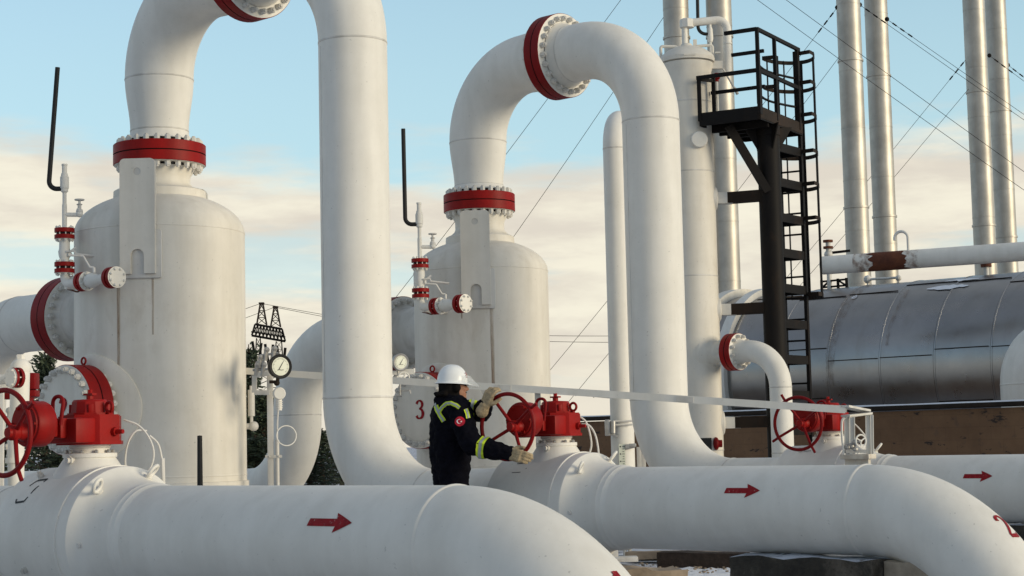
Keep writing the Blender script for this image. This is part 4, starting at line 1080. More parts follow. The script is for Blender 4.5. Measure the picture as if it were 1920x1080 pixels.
# ------------------------------------------------------------------ vent assemblies beside the vessels
EX = V((1, 0, 0)); EY = V((0, 1, 0))
def small_flange(par, o, ax, R, half, n, rim='red', blind=False):
    ax = V(ax).normalized()
    mb = MB(); g = 0.012
    mb.lathe(o, ax, [(-half, 0.02), (-half, R), (-g, R), (-g, R*0.72), (g, R*0.72), (g, R), (half, R), (half, 0.02)], 28, mats=[1, 0, 0, 2, 0, 0, 1])
    p = part('flange', mb, [rim, 'white', 'gasket'], par)
    add_bolts(p, o, ax, R*0.78, n, half, R*0.13, R*0.2, 'white')
    return p
def build_vent(px, py, s, rot, top, lab, tank_c, tank_r, hk):
    E = atS(px, py, s); k = 1/195.0
    T = thing('vent_assembly', E, lab, 'vent', 'small flanged vent assemblies')
    def q(dx, dy, dd=0.0): return E+EX*(dx*k)+ZX*(-dy*k)+EY*dd
    mb = MB()
    path = fillet([q(0, -55), q(0, 0), E+UX*0.24*hk], 0.085, 8); mb.tube(path, 0.042, 16)
    d = V((tank_c.x-E.x, tank_c.y-E.y, 0)); L = d.length; d.normalize()
    mb.tube([E+UX*0.02-ZX*0.01, E+UX*0.02-ZX*0.01+d*(L-tank_r+0.03)], 0.040, 16)
    part('elbow', mb, 'white', T)
    small_flange(T, q(0, -31), ZX, 0.095, 0.052, 8); small_flange(T, q(0, -95), ZX, 0.095, 0.052, 8)
    mb = MB(); mb.lathe(q(0, -42), ZX, [(0, 0.05), (0.03, 0.045), (0.06, 0.055), (0.10, 0.06), (0.12, 0.052), (0.19, 0.05), (0.26, 0.045), (0.28, 0.05)], 20)
    mb.cyl(q(8, -54), q(13, -55, -0.05), 0.02, 10)
    vb = part('vertical_valve', mb, 'white', T)
    mb = MB(); a = q(11, -54, -0.06); mb.tube([a+ZX*0.03-EX*0.02, a+ZX*0.035+EX*0.05, a+EX*0.06+ZX*0.005, q(62, -50, -0.06)], [0.010, 0.010, 0.014, 0.012], 8)
    mb.bar(q(14, -60, -0.05), q(24, -68, -0.05), 0.012, 0.02); part('lever', mb, 'white_worn', vb)
    mb = MB(); mb.tube([q(0, -100), q(0, -150)], 0.024, 12); mb.tube([q(0, -150), q(0, -172)], 0.020, 12)
    mb.tube(fillet([q(0, -131), q(27, -130), q(27, -142)], 0.02, 4), 0.021, 10); mb.ball(q(28, -132), 0.036, 10)
    part('stem', mb, 'white', T)
    mb = MB(); mb.lathe(q(28, -130), ZX, [(0, 0.02), (0.03, 0.034), (0.05, 0.03), (0.055, 0.018), (0.09, 0.018), (0.10, 0.03), (0.11, 0.012), (0.14, 0.012)], 14)
    mb.ring(q(28, -130)+ZX*0.145, ZX, 0.042, 0.007, 20, 6); mb.bar(q(28, -130)+ZX*0.145-EX*0.04, q(28, -130)+ZX*0.145+EX*0.04, 0.01, 0.01)
    part('needle_valve', mb, 'white_worn', T)
    mb = MB(); mb.lathe(q(0, -172), ZX, [(0, 0.018), (0.012, 0.034), (0.04, 0.036), (0.045, 0.042), (0.15, 0.042), (0.165, 0.034), (0.19, 0.030), (0.195, 0.024), (0.26, 0.024), (0.262, 0.028), (0.28, 0.028), (0.281, 0.0)], 16)
    rv = part('relief_valve', mb, 'white', T)
    mb = MB(); mb.tube(fillet([q(2, -180), q(rot, -180), q(top[0], top[1])], 0.075, 8), 0.0235, 12); part('tailpipe', mb, 'rubber', T, 'black bent tailpipe')
    small_flange(T, E+UX*0.235*hk, UX, 0.092, 0.05, 8)
    mb = MB(); mb.lathe(E+UX*(0.235*hk+0.045), UX, [(0, 0.05), (0.03, 0.06), (0.07, 0.072), (0.12, 0.066), (0.17, 0.048), (0.575*hk-0.235*hk-0.08, 0.046)], 20); vb = part('horizontal_valve', mb, 'white', T)
    mb = MB(); c = E+UX*(0.35*hk)+ZX*0.07; mb.cyl(c, c+ZX*0.05, 0.014, 8); mb.tube(fillet([c+ZX*0.05, c+ZX*0.055-EX*0.04, c+ZX*0.16-EX*0.10, c+ZX*0.17-EX*0.22], 0.02, 3), 0.010, 8); part('lever', mb, 'white_worn', vb)
    f = small_flange(T, E+UX*0.575*hk, UX, 0.100, 0.055, 8)
    mb = MB(); mb.lathe(E+UX*(0.575*hk+0.045), UX, [(0, 0.088), (0.016, 0.086), (0.02, 0.0)], 28); part('blind_plate', mb, 'white', f)
    mb = MB(); mb.tube(smooth_path([q(30, 12), q(22, 14, 0.03), q(10, 10, 0.06), q(2, 8, 0.08)], 5), 0.008, 6); part('stub', mb, 'rust', T)
build_vent(121, 533, 196, -30, (-13, -411), 'vent assembly at left with black tailpipe leaning to the right at its tip', C2, 0.832, 1.40)
build_vent(789, 577, 171, -30, (-31, -388), 'vent assembly in the centre with straight upright black tailpipe', C3, 0.778, 1.10)

# ------------------------------------------------------------------ tray for the impulse tubes, with its end stand
TA_, TB_ = atS(436, 694, 188), atS(1585, 768, 211)
def build_tray():
    a, b = TA_, TB_; d = (b-a).normalized(); n = d.cross(ZX).normalized(); up = n.cross(d)
    T = thing('tubing_tray', a.lerp(b, 0.5), 'long thin white tubing tray sloping down to the right behind the worker', 'cable tray')
    mb = MB(); L = (b-a).length
    mb.box((a+b)/2, (L, 0.006, 0.066), d, -n, up); mb.box((a+b)/2-n*0.05+up*0.030, (L, 0.094, 0.006), d, -n, up)
    mb.box((a+b)/2-n*0.098, (L, 0.004, 0.05), d, -n, up)
    part('channel', mb, 'white', T, smooth=False)
    mb = MB()
    for q in (0.18, 0.47, 0.76): mb.new(); mb.box(a.lerp(b, q)+n*0.005, (0.16, 0.006, 0.05), d, -n, up)
    pieces('splice_plate', mb, 'white_worn', T)
    mb = MB(); q = atS(1001, 752, 199); q = a.lerp(b, 0.49)-n*0.05; q = a+d*((atS(1001, 745, 200)-a).dot(d))-n*0.05; mb.bar(V((q.x, q.y, 0)), q, 0.055, 0.05, EY); part('support_post', mb, 'steel', T, smooth=False)
    mb = MB(); c = atS(1602, 771, 208); mb.bar(b+ZX*0.03-EX*0.02, atS(1622, 770, 203)+ZX*0.0, 0.11, 0.02); mb.bar(atS(1585, 780, 206), atS(1628, 775, 203), 0.10, 0.018)
    part('end_plate', mb, 'white_worn', T)
build_tray()
def build_stand():
    sF = 203; P = lambda x, y, s=sF: atS(x, y, s)
    base = P(1608, 856)
    T = thing('tubing_stand', base, 'small white angle-iron stand carrying the end of the tray above the farthest valve', 'stand')
    mb = MB(); mb.box(P(1609, 856), (0.29, 0.16, 0.045), HW, -NW, ZX, 0.004); mb.box(P(1609, 868)+EY*0.02, (0.24, 0.05, 0.08), HW, -NW, ZX, 0.004)
    part('base_plate', mb, 'rusty_white', T)
    for x, s in ((1588, 205), (1628, 203), (1598, 199), (1633, 198)):
        mb = MB(); a = P(x, 853, s); b = P(x-1, 778, s); mb.bar(a, b, 0.045, 0.006, EY); mb.bar(a+EX*0.022, b+EX*0.022, 0.006, 0.045, EY); part('leg', mb, 'white', T, smooth=False)
    mb = MB(); mb.bar(P(1584, 783, 205), P(1632, 776, 203), 0.045, 0.012); mb.tube(smooth_path([P(1583, 852, 206), P(1579, 820, 206), P(1579, 790, 206), P(1584, 783, 206)], 5), 0.012, 8)
    part('top_rail', mb, 'white', T)
    mb = MB()
    for i, (x, y) in enumerate(((1589, 838), (1596, 836), (1603, 830), (1603, 842))): mb.ball(P(x, y, 206), 0.03, 10); mb.cyl(P(x-4, y-3, 206), P(x+5, y+3, 206), 0.014, 8)
    mb.bar(P(1585, 846, 206), P(1625, 846, 206), 0.04, 0.03); mb.cyl(P(1600, 833, 206), P(1613, 827, 208), 0.012, 8)
    mv = part('needle_manifold', mb, 'steel', T)
    c = P(1614, 827, 209); ax = V((0.45, -0.9, 0)).normalized(); mb = MB(); mb.ring(c, ax, 0.056, 0.008, 28, 8)
    mb.ball(c, 0.014, 8)
    for g in (0.5, 2.6, 4.7):
        X = ax.cross(ZX).normalized(); mb.cyl(c, c+(X*math.cos(g)+ZX*math.sin(g))*0.056, 0.007, 6)
    part('small_handwheel', mb, 'white', T)
build_stand()

# ------------------------------------------------------------------ gauges
def gauge(par, c, ax, R, dep, case):
    ax = V(ax).normalized(); X = ZX.cross(ax).normalized(); U = ax.cross(X)
    mb = MB(); mb.lathe(c, ax, [(-dep, 0.0), (-dep, R*0.82), (-dep*0.75, R*0.93), (-dep*0.3, R*0.95), (-dep*0.2, R), (0, R), (0.004, R*0.93), (-0.004, R*0.74), (-0.006, 0.0)], 40)
    cs = part('gauge_case', mb, case, par)
    mb = MB(); mb.lathe(c+ax*0.0005, ax, [(0, R*0.74), (0.001, 0.0)], 36); part('dial', mb, 'dial', cs)
    f = lambda x, y: c+ax*0.0035+X*x+U*y
    mb = MB()
    for k in range(28):
        g = rad(225-270*k/27); r0 = R*(0.60 if k % 3 else 0.55); mb.ribbon([(r0*math.cos(g), r0*math.sin(g)), (R*0.67*math.cos(g), R*0.67*math.sin(g))], R*0.022, f, 1)
    mb.ribbon([(-R*0.28, -R*0.30), (-R*0.1, -R*0.26), (0.05*R, -R*0.30), (R*0.25, -R*0.27)], R*0.05, f, 1)
    part('scale_marks', mb, 'ink', cs, smooth=False)
    mb = MB(); mb.ribbon([(-R*0.16, -R*0.26), (0, 0), (R*0.32, R*0.52)], [R*0.06, R*0.06, R*0.015], lambda x, y: f(x, y)+ax*0.002, 1); part('needle', mb, 'ink', cs, smooth=False)
    return cs
def build_gauge_post():
    s = 195; P = lambda x, y, s_=s: atS(x, y, s_)
    b = P(512, 900); b = V((b.x, b.y, 0))
    T = thing('gauge_post', b, 'white instrument post with a black-rimmed pressure gauge right of the first vessel', 'pressure gauge')
    top = P(508, 700).z
    mb = MB(); mb.box(V((b.x-0.02, b.y, top/2)), (0.058, 0.03, top), bev=0.003); part('post', mb, 'white_worn', T)
    mb = MB(); x = b.x+0.045; mb.tube([V((x, b.y-0.01, 0)), V((x, b.y-0.01, P(510, 825).z))], 0.019, 12)
    mb.tube(smooth_path([V((x, b.y-0.01, P(510, 825).z)), V((x+0.005, b.y-0.01, P(510, 790).z)), V((x+0.012, b.y-0.01, P(510, 765).z)), V((x, b.y-0.01, P(510, 745).z))], 5), 0.008, 8)
    part('conduit', mb, 'white_worn', T)
    mb = MB(); z = P(510, 856).z; mb.box(V((b.x+0.01, b.y-0.02, z)), (0.16, 0.012, 0.028)); mb.ball(V((b.x-0.03, b.y-0.03, z)), 0.009, 8); mb.ball(V((b.x+0.06, b.y-0.03, z)), 0.009, 8); part('clamp', mb, 'white_worn', T)
    gauge(T, P(526, 687, 198), (0.52, -0.85, 0.0), 0.118, 0.075, 'rubber')
    mb = MB(); mb.cyl(P(521, 706), P(520, 722), 0.018, 10); mb.ball(P(519, 718), 0.03, 10); mb.box(P(512, 716), (0.07, 0.03, 0.03)); part('gauge_fitting', mb, 'brownblack', T)
    mb = MB(); c = P(523, 738, 197); ax = V((0.3, -0.95, 0)).normalized(); mb.lathe(c-ax*0.05, ax, [(0, 0.0), (0.001, 0.055), (0.03, 0.06), (0.08, 0.060), (0.09, 0.052), (0.091, 0.0)], 28)
    mb.tube([c-ZX*0.05, c-ZX*0.16], 0.028, 14)
    for i in range(4): mb.lathe(c-ZX*(0.075+0.02*i), ZX, [(-0.004, 0.028), (-0.003, 0.036), (0.003, 0.036), (0.004, 0.028)], 14)
    part('transmitter', mb, 'white', T)
    mb = MB()
    for a, e in (((477, 704), (477, 736)), ((477, 736), (506, 736)), ((477, 704), (506, 700))): mb.bar(P(*a), P(*e), 0.03, 0.045)
    part('bracket', mb, 'white_worn', T)
    mb = MB(); mb.ring(P(537, 817, 197), V((0.35, -0.9, 0.1)), 0.095, 0.006, 40, 8); part('tubing_coil', mb, 'white', T)
    mb = MB()
    for x, y in ((492, 690), (486, 676), (497, 662), (512, 660), (480, 690)): mb.cyl(P(x, y+14), P(x+2, y-4), 0.022, 8); mb.ball(P(x+3, y-6), 0.03, 8); mb.cyl(P(x-6, y+4), P(x+10, y+2), 0.012, 8)
    part('manifold', mb, 'steel', T)
build_gauge_post()
def build_gauge2():
    P = lambda x, y, s_=186: atS(x, y, s_)
    b = P(731, 880); b = V((b.x, b.y, 0))
    T = thing('gauge_post', b, 'pressure gauge with pale rim half hidden by the nearest riser, left of the worker', 'pressure gauge')
    mb = MB(); z = P(731, 690).z; mb.box(V((b.x, b.y, z/2)), (0.05, 0.03, z)); part('post', mb, 'white_worn', T)
    gauge(T, P(752, 679, 187), (0.50, -0.86, 0), 0.088, 0.06, 'steel')
    mb = MB(); mb.box(P(764, 697), (0.14, 0.03, 0.055)); mb.bar(P(733, 699), P(760, 699), 0.03, 0.04); part('bracket', mb, 'white', T)
    mb = MB(); mb.cyl(P(746, 690), P(746, 712), 0.018, 10); mb.ball(P(743, 708), 0.035, 10); mb.cyl(P(750, 715), P(750, 742), 0.010, 8); mb.bar(P(752, 733), P(768, 732), 0.012, 0.014); mb.bar(P(768, 731), P(770, 738), 0.012, 0.012); mb.cyl(P(743, 742), P(754, 742), 0.012, 8); part('gauge_fitting', mb, 'steel', T)
    mb = MB(); c = P(757, 709, 190); ax = V((0.35, -0.9, 0)).normalized(); mb.ring(c, ax, 0.058, 0.008, 28, 8); mb.ball(c, 0.02, 8)
    X = ax.cross(ZX).normalized()
    for g in (0.3, 1.87, 3.44, 5.0): mb.cyl(c, c+(X*math.cos(g)+ZX*math.sin(g))*0.056, 0.008, 6)
    part('small_handwheel', mb, 'white', T)
build_gauge2()
mb = MB(); _b = atS(375, 900, 222); _b.z = 0; mb.lathe(_b, ZX, [(0, 0.030), (atS(375, 817, 222).z, 0.021), (atS(375, 817, 222).z+0.004, 0.0)], 14)
solo('marker_stake', mb, 'rubber', _b, 'plain black upright stake standing before the first white vessel', 'stake')

# ------------------------------------------------------------------ small valve with blind flange at the left edge
def build_bypass():
    P = lambda x, y, s_=262: atS(x, y, s_)
    b = P(30, 900); b = V((b.x, b.y, 0))
    T = thing('bypass_valve', b, 'small white flanged valve behind the red handwheel at the left edge', 'valve')
    mb = MB(); x, y = b.x, b.y; zt = P(36, 690).z
    mb.tube([V((x, y, 0)), V((x, y, P(30, 800).z))], 0.058, 20); mb.lathe(V((x, y, 0)), ZX, [(P(30, 868).z, 0.05), (P(30, 868).z, 0.075), (P(30, 858).z, 0.075), (P(30, 858).z, 0.05)], 20)
    mb.tube([V((x+0.02, y, P(30, 800).z)), V((x+0.03, y, zt+0.02))], 0.068, 18); mb.ball(V((x+0.03, y, zt)), 0.075, 14)
    mb.tube([V((x+0.03, y, zt+0.05)), V((x+0.03, y, zt+0.10))], 0.032, 6)
    part('body', mb, 'white', T)
    c = P(19, 708, 268); f = small_flange(T, c+NW*-0.04, NW, 0.072, 0.035, 6, 'red_dark'); mb = MB(); mb.lathe(c+NW*-0.008, NW, [(0, 0.062), (0.012, 0.060), (0.013, 0)], 24); part('blind_plate', mb, 'white', f)
    mb = MB(); mb.cyl(c-NW*0.05, V((x+0.03, y, zt-0.06)), 0.045, 14); mb.cyl(P(-20, 713), P(12, 711), 0.035, 14); part('spool', mb, 'white', T)
    mb = MB()
    for px, py, w_, h in ((57, 715, 0.10, 0.12), (50, 738, 0.16, 0.05), (34, 742, 0.22, 0.05)): mb.box(P(px, py, 255), (w_, 0.14, h), bev=0.008)
    mb.cyl(P(50, 725, 255), P(50, 752, 255), 0.05, 14)
    part('red_yoke', mb, 'red_dark', T)
    mb = MB(); q = P(2, 800, 270); mb.box(V((q.x, q.y, P(2, 726, 270).z/2)), (0.035, 0.035, P(2, 726, 270).z)); part('strut', mb, 'white_worn', T)
    mb = MB()
    for i in range(6): mb.ball(P(16+random.uniform(-3, 3), 770+i*17, 258), 0.026, 8); 
    mb.tube([P(17, 765, 258), P(16, 870, 258)], 0.014, 8); part('fittings', mb, 'white_worn', T)
build_bypass()

# ------------------------------------------------------------------ white column with hinged lid
KC = atS(1299, 460, 136); KC.z = 0
def kz(y): return onplane(1290, y, KC, V((0, 1, 0))).z
def build_column():
    T = thing('filter_column', KC, 'tall white filter column with a bolted lid beside the black platform', 'pressure vessel')
    zl = kz(121); r = 0.330
    mb = MB(); mb.lathe(KC, ZX, [(0, r), (kz(845), r), (kz(845)+0.002, r+0.004), (kz(260), r+0.002), (zl-0.12, r), (zl-0.09, r+0.012), (zl, r+0.028), (zl+0.001, 0.1)], 72)
    sh = part('shell', mb, 'white_tank', T)
    mb = MB()
    for y in (325, 520, 845, 195): bead(mb, KC+ZX*kz(y), ZX, r+0.002, 0.012, 0.005)
    pieces('weld_seam', mb, 'white_worn', sh)
    mb = MB(); L = KC+ZX*(zl+0.02); mb.lathe(L, ZX, [(-0.012, r-0.02), (0, r+0.048), (0.05, r+0.055), (0.10, r+0.030), (0.17, r-0.06), (0.21, r-0.15), (0.225, r-0.25), (0.23, 0)], 64)
    for sx in (-1, 1): mb.tube(fillet([L+EX*sx*(r+0.03)+ZX*0.06, L+EX*sx*(r+0.03)+ZX*0.245, L+EX*sx*(r-0.20)+ZX*0.235, L+EX*sx*(r-0.20)+ZX*0.18], 0.03, 4), 0.022, 8)
    mb.tube([L+ZX*0.22, L+ZX*0.27], [0.10, 0.07], 16); mb.box(L+EX*0.12+ZX*0.28, (0.05, 0.03, 0.10)); mb.box(L-EY*(r+0.045)+ZX*0.04, (0.16, 0.03, 0.02))
    part('lid', mb, 'white_tank', T)
    P = lambda x, y: onplane(x, y, KC, V((0, 1, 0)))
    mb = MB(); a = P(1284, 84); b = P(1283, 40); mb.cyl(a, b, 0.042, 14); mb.lathe(P(1288, 52), ZX, [(0, 0.0), (0, 0.10), (0.11, 0.10), (0.125, 0.075), (0.126, 0)], 8)
    mb.tube(fillet([P(1294, 43), P(1363, 36), P(1364, 140)], 0.14, 8), 0.058, 16); mb.lathe(P(1364, 82), ZX, [(-0.01, 0.06), (-0.01, 0.066), (0.01, 0.066), (0.01, 0.06)], 16)
    mb.bar(P(1325, 122)+EY*0.0, P(1368, 122), 0.06, 0.11)
    part('davit', mb, 'white', T)
    mb = MB(); mb.tube([P(1354, 132)-EY*0.1, P(1377, 172)-EY*0.12], 0.014, 8); mb.tube([P(1375, 168)-EY*0.12, P(1381, 180)-EY*0.12], 0.022, 8); part('lever', mb, 'white_worn', T)
    mb = MB(); mb.tube(fillet([P(1327, 64), P(1309, 63), P(1307, -40)], 0.11, 7), 0.024, 10); part('tailpipe', mb, 'rubber', T)
    mb = MB(); mb.lathe(P(1333, 108), ZX, [(0, 0.018), (0.22, 0.018), (0.22, 0.03), (0.27, 0.042), (0.40, 0.036), (0.44, 0.022), (0.52, 0.022), (0.521, 0)], 14); mb.box(P(1345, 100)-EY*0.05, (0.07, 0.03, 0.02)); part('relief_valve', mb, 'white', T)
    mb = MB(); c = P(1342, 148)-EY*0.1; mb.ball(c, 0.05, 12, (1, 1, 0.8)); mb.cyl(c-ZX*0.06, c+ZX*0.06, 0.03, 10); part('red_cock', mb, 'red_dark', T)
    mb = MB(); mb.cyl(c-ZX*0.5, c-ZX*0.06, 0.02, 8); part('drain_tube', mb, 'white', T)
    # blanked socket facing the camera
    d = V((0.02, -1, 0)).normalized(); X = d.cross(ZX); c = onplane(1310, 262, KC-EY*r, V((0, 1, 0))); c.y = KC.y
    mb = MB(); mb.lathe(c, d, [(0.2, 0.12), (r+0.035, 0.115), (r+0.055, 0.105), (r+0.06, 0)], 28); part('blank_socket', mb, 'white', T)
    # side nozzle, flange, elbow down
    c = KC+ZX*kz(665)
    mb = MB(); mb.lathe(c, UX, [(0.10, 0.31), (0.24, 0.27), (0.30, 0.20), (0.36, 0.155), (0.55, 0.148), (0.56, 0.19)], 40); part('side_nozzle', mb, 'white_tank', T)
    flange(T, c+UX*0.64, UX, 0.252, 0.085, 12, 0.026, 0.045, rim='red', rin=0.148, name='side_flange', bc=0.83)
    # arms to the black post and the drain
    for y in (372, 581, 793):
        q = KC+ZX*onplane(1350, y, KC, V((0, 1, 0))).z; mb = MB()
        mb.box(q+EX*(r+0.10), (0.28, 0.16, 0.155), bev=0.004); mb.lathe(q, EX, [(r-0.10, 0.17), (r+0.006, 0.17), (r+0.02, 0.15), (r+0.021, 0)], 20); part('arm_stub', mb, 'white', T)
    mb = MB(); c = KC+V((0.20, -0.28, kz(833))); mb.ball(c, 0.09, 12, (0.5, 1, 1)); mb.cyl(c, c+EX*0.08, 0.05, 12); part('red_cap', mb, 'red_dark', T)
    mb = MB(); mb.box(KC+V((0.06, -0.325, kz(833))), (0.15, 0.02, 0.16)); part('access_opening', mb, 'rubber', T)
build_column()
def build_drop():
    c = KC+ZX*kz(665); a = c+UX*0.72; Lh = 1.36
    T = thing('drop_pipe', KC+UX*Lh, 'white elbow pipe turning down from the red flange of the filter column', 'pipe')
    mb = MB(); p = fillet([a, c+UX*Lh, KC+UX*Lh-ZX*0.5], 0.50, 16); mb.tube([a+UX*0.0, a+UX*0.06]+p[1:], [0.185, 0.15]+[0.147]*(len(p)-1), 40, caps=False); r_ = part('pipe_run', mb, 'white', T)
    mb = MB(); bead(mb, KC+UX*Lh+ZX*(c.z-0.5), ZX, 0.147); bead(mb, KC+UX*Lh+ZX*0.9, ZX, 0.147); pieces('weld_seam', mb, 'white_worn', r_)
build_drop()
def build_bypass_riser():
    c = atS(1164, 700, 151); c.z = 0; r = 0.146
    zt = onplane(1165, 198, c, V((0, 1, 0))).z-r
    T = thing('tall_pipe', c, 'narrow white upright pipe with a rounded top, left of the farther riser', 'pipe')
    d = V((0.27, 0.96, 0)).normalized()
    p_ = None; mb = MB(); p = fillet([c, c+ZX*zt, c+ZX*zt+d*3.2], 0.40, 16); mb.tube(p, r, 40); r_ = part('pipe_run', mb, 'white', T)
    mb = MB(); bead(mb, c+ZX*(zt-0.4), ZX, r); pieces('weld_seam', mb, 'white_worn', r_)
    P = lambda x, y: onplane(x, y, c-EY*(r+0.02), V((0, 1, 0)))
    mb = MB(); a = P(1166, 842); mb.box(V((a.x, a.y, a.z-0.25)), (0.075, 0.012, 0.62)); sp = part('level_scale', mb, 'dial', T)
    mb = MB()
    for k in range(18):
        z = a.z+0.03-0.03*k; w_ = 0.032 if k % 3 == 0 else 0.02; mb.box(V((a.x+0.018, a.y-0.0075, z)), (w_, 0.002, 0.006))
        if k % 3 == 0: mb.box(V((a.x-0.018, a.y-0.0075, z)), (0.016, 0.002, 0.014))
    part('scale_marks', mb, 'ink', sp)
    mb = MB(); mb.box(P(1176, 837), (0.05, 0.05, 0.05)); mb.box(P(1186, 835), (0.09, 0.04, 0.045), bev=0.008); mb.cyl(P(1172, 842), P(1190, 838), 0.012, 8); part('scale_clamp', mb, 'steel', T)
    mb = MB(); mb.box(P(1139, 802), (0.062, 0.11, 0.20), bev=0.012); mb.cyl(P(1149, 790)-EY*0.05, P(1149, 812)-EY*0.05, 0.032, 14); mb.box(P(1148, 813), (0.06, 0.08, 0.05), bev=0.01); mb.bar(P(1150, 815), P(1160, 819), 0.02, 0.02)
    part('level_switch', mb, 'steel', T)
    mb = MB()
    for y in (790, 797): mb.cyl(P(1150, y), P(1186, y-1), 0.012, 8)
    part('switch_arm', mb, 'white_worn', T)
    return c
PC = build_bypass_riser()
for px, lab in ((1199, 'short white square post behind the middle outlet pipe, left of two'), (1207, 'short white square post behind the middle outlet pipe, right of two')):
    b = atS(px, 880, 165); z = atS(px, 838 if px < 1205 else 846, 165).z; mb = MB(); mb.box(V((b.x, b.y, z/2)), (0.05, 0.05, z), bev=0.004)
    solo('short_post', mb, 'white_worn', V((b.x, b.y, 0)), lab, 'post', 'short white posts behind the middle pipe')

# ------------------------------------------------------------------ black access platform with caged ladder
def build_platform():
    Cn = atS(1424, 200, 140); zf = Cn.z
    e1 = V((-0.866, 0.5, 0)); e2 = V((0.5, 0.866, 0)); Cn.z = 0
    def Q(a, b, z): return Cn+e1*a+e2*b+ZX*z
    A, B = 0.87, 1.57
    post = Q(0.15, 0.65, 0)
    T = thing('access_platform', post, 'black steel access platform with railings on a thick post, caged ladder behind', 'platform')
    mb = MB(); mb.lathe(post, ZX, [(0, 0.155), (zf-0.30, 0.155), (zf-0.29, 0.165), (zf-0.16, 0.165)], 32); mb.box(post+ZX*0.01, (0.5, 0.5, 0.03)); part('post', mb, 'black', T)
    mb = MB()
    mb.box(Q(A/2, B/2, zf-0.10), (A-0.02, B-0.02, 0.03), e1, e2, ZX)
    for a0, b0, a1_, b1_ in ((0, 0, A, 0), (0, B, A, B)): mb.bar(Q(a0, b0, zf-0.08), Q(a1_, b1_, zf-0.08), 0.02, 0.18)
    for a0, b0, a1_, b1_ in ((0, 0, 0, B), (A, 0, A, B)): mb.bar(Q(a0, b0, zf-0.08), Q(a1_, b1_, zf-0.08), 0.02, 0.178)
    for b in (0.35, 0.62, 0.9): mb.bar(Q(0.02, b, zf-0.17), Q(A-0.02, b, zf-0.17), 0.05, 0.10)
    part('deck', mb, 'black', T, smooth=False)
    mb = MB(); mb.bar(Q(-0.012, 0, zf-0.075), Q(-0.012, B, zf-0.075), 0.004, 0.15); part('kick_plate', mb, 'brownblack', T, smooth=False)
    # railings
    R_ = 0.045; zt = zf+1.06
    mb = MB()
    pst = [(0, 0, zt), (0, 0.62, zt-0.01), (0, B-0.10, zt), (0.06, B-0.02, zt-0.02), (A, 0, zf+0.52), (A-0.12, 0.22, zf+0.52), (0.0, 0.04, zt-0.5)]
    for a, b, z in pst: mb.bar(Q(a, b, zf-0.10), Q(a, b, z), R_, R_*0.9, e2)
    mb.bar(Q(0.02, 0.05, zf+0.05), Q(0.02, 0.05, zf+0.75), 0.05, 0.05, e2)
    def rail(a0, b0, a1_, b1_, z, h=0.05): mb.bar(Q(a0, b0, z), Q(a1_, b1_, z), 0.04, h)
    rail(0, 0, 0.47, 0, zt+0.0); rail(0, 0, A+0.03, 0, zf+0.50, 0.052)
    rail(0, 0, 0, B, zt+0.001, 0.048); rail(0, 0, 0, B, zf+0.501, 0.05)
    rail(0.03, 0.30, 0.50, 0.30, zf+0.82, 0.045); rail(0.03, 0.30, A-0.05, 0.30, zf+0.33, 0.045)
    rail(A, 0, A-0.12, 0.22, zf+0.48, 0.04)
    part('railing', mb, 'black', T, smooth=False)
    mb = MB()
    for z in (zf+0.62, zf+0.21):
        mb.tube(smooth_path([Q(0.04, 0.06, z+0.07), Q(0.10, 0.3, z), Q(0.10, 0.7, z-0.02), Q(0.04, B-0.1, z+0.02), Q(0.0, B, z+0.05)], 5), 0.018, 6)
    mb.cyl(Q(0.07, 0.2, zf-0.05), Q(0.07, 0.2, zf+0.68), 0.012, 6)
    part('chain_bar', mb, 'black', T)
    # braces under the deck
    pz = onplane(1432, 362, post, V((0, 1, 0))).z
    mb = MB(); mb.bar(Q(A*0.62, 0.20, zf-0.17), post-EY*0.13+EX*-0.05+ZX*pz, 0.07, 0.11); part('brace', mb, 'black', T, smooth=False)
    mb = MB(); mb.bar(Q(A*0.70, B*0.9, zf-0.17), post+EY*0.10+ZX*(pz+0.1), 0.07, 0.11); part('brace', mb, 'black', T, smooth=False)
    mb = MB()
    for g in (0.3, 1.9, 3.4, 5.0):
        d = V((math.cos(g), math.sin(g), 0)); mb.new(); mb.prism([(0.15, 0), (0.15, 0.34), (0.36, 0.34)], post+ZX*(zf-0.5), d, ZX, 0.015)
    pieces('gusset', mb, 'black', T, smooth=False)
    # arms to the column
    for y in (372, 581, 793):
        z = onplane(1350, y, KC, V((0, 1, 0))).z; mb = MB()
        mb.bar(KC+EX*(0.325+0.18)+ZX*z, V((post.x, post.y, z))-EX*0.05, 0.16, 0.15); part('column_arm', mb, 'brownblack', T, smooth=False)
    # ladder standing off the post, cage outside it
    lw = 0.32
    pa, pb = Q(0.03, B+0.0, 0), Q(0.03+lw, B+0.0, 0)
    zb = 0.10
    lm = MB(); lm.box(pa+ZX*((zb+zf+1.02)/2), (0.045, 0.07, zf+1.02-zb), e1, e2, ZX); lm.box(pb+ZX*((zb+zf+1.02)/2), (0.045, 0.07, zf+1.02-zb), e1, e2, ZX)
    LD = part('ladder', lm, 'black', T, smooth=False)
    z = 0.35
    while z < zf-0.05:
        mb = MB(); mb.cyl(pa+ZX*z, pb+ZX*z, 0.014, 8); part('rung', mb, 'black', LD); z += 0.30
    z = 0.7
    while z < zf-0.3:
        mb = MB(); mb.bar(pa-e2*0.03+ZX*z, V((post.x, post.y, z))+e2*0.10-e1*0.02, 0.03, 0.12); mb.bar(pb-e2*0.03+ZX*z, V((post.x, post.y, z))+e2*0.10+e1*0.05, 0.03, 0.12); mb.bar(pa-e2*0.05+ZX*z, pb-e2*0.05+ZX*z, 0.03, 0.12)
        part('standoff', mb, 'black', LD, smooth=False); z += 0.49
    cm = (pa+pb)/2
    zs = [onplane(1515, y, cm, V((0, 1, 0))).z for y in (103, 158, 218, 286, 347, 411, 553)]
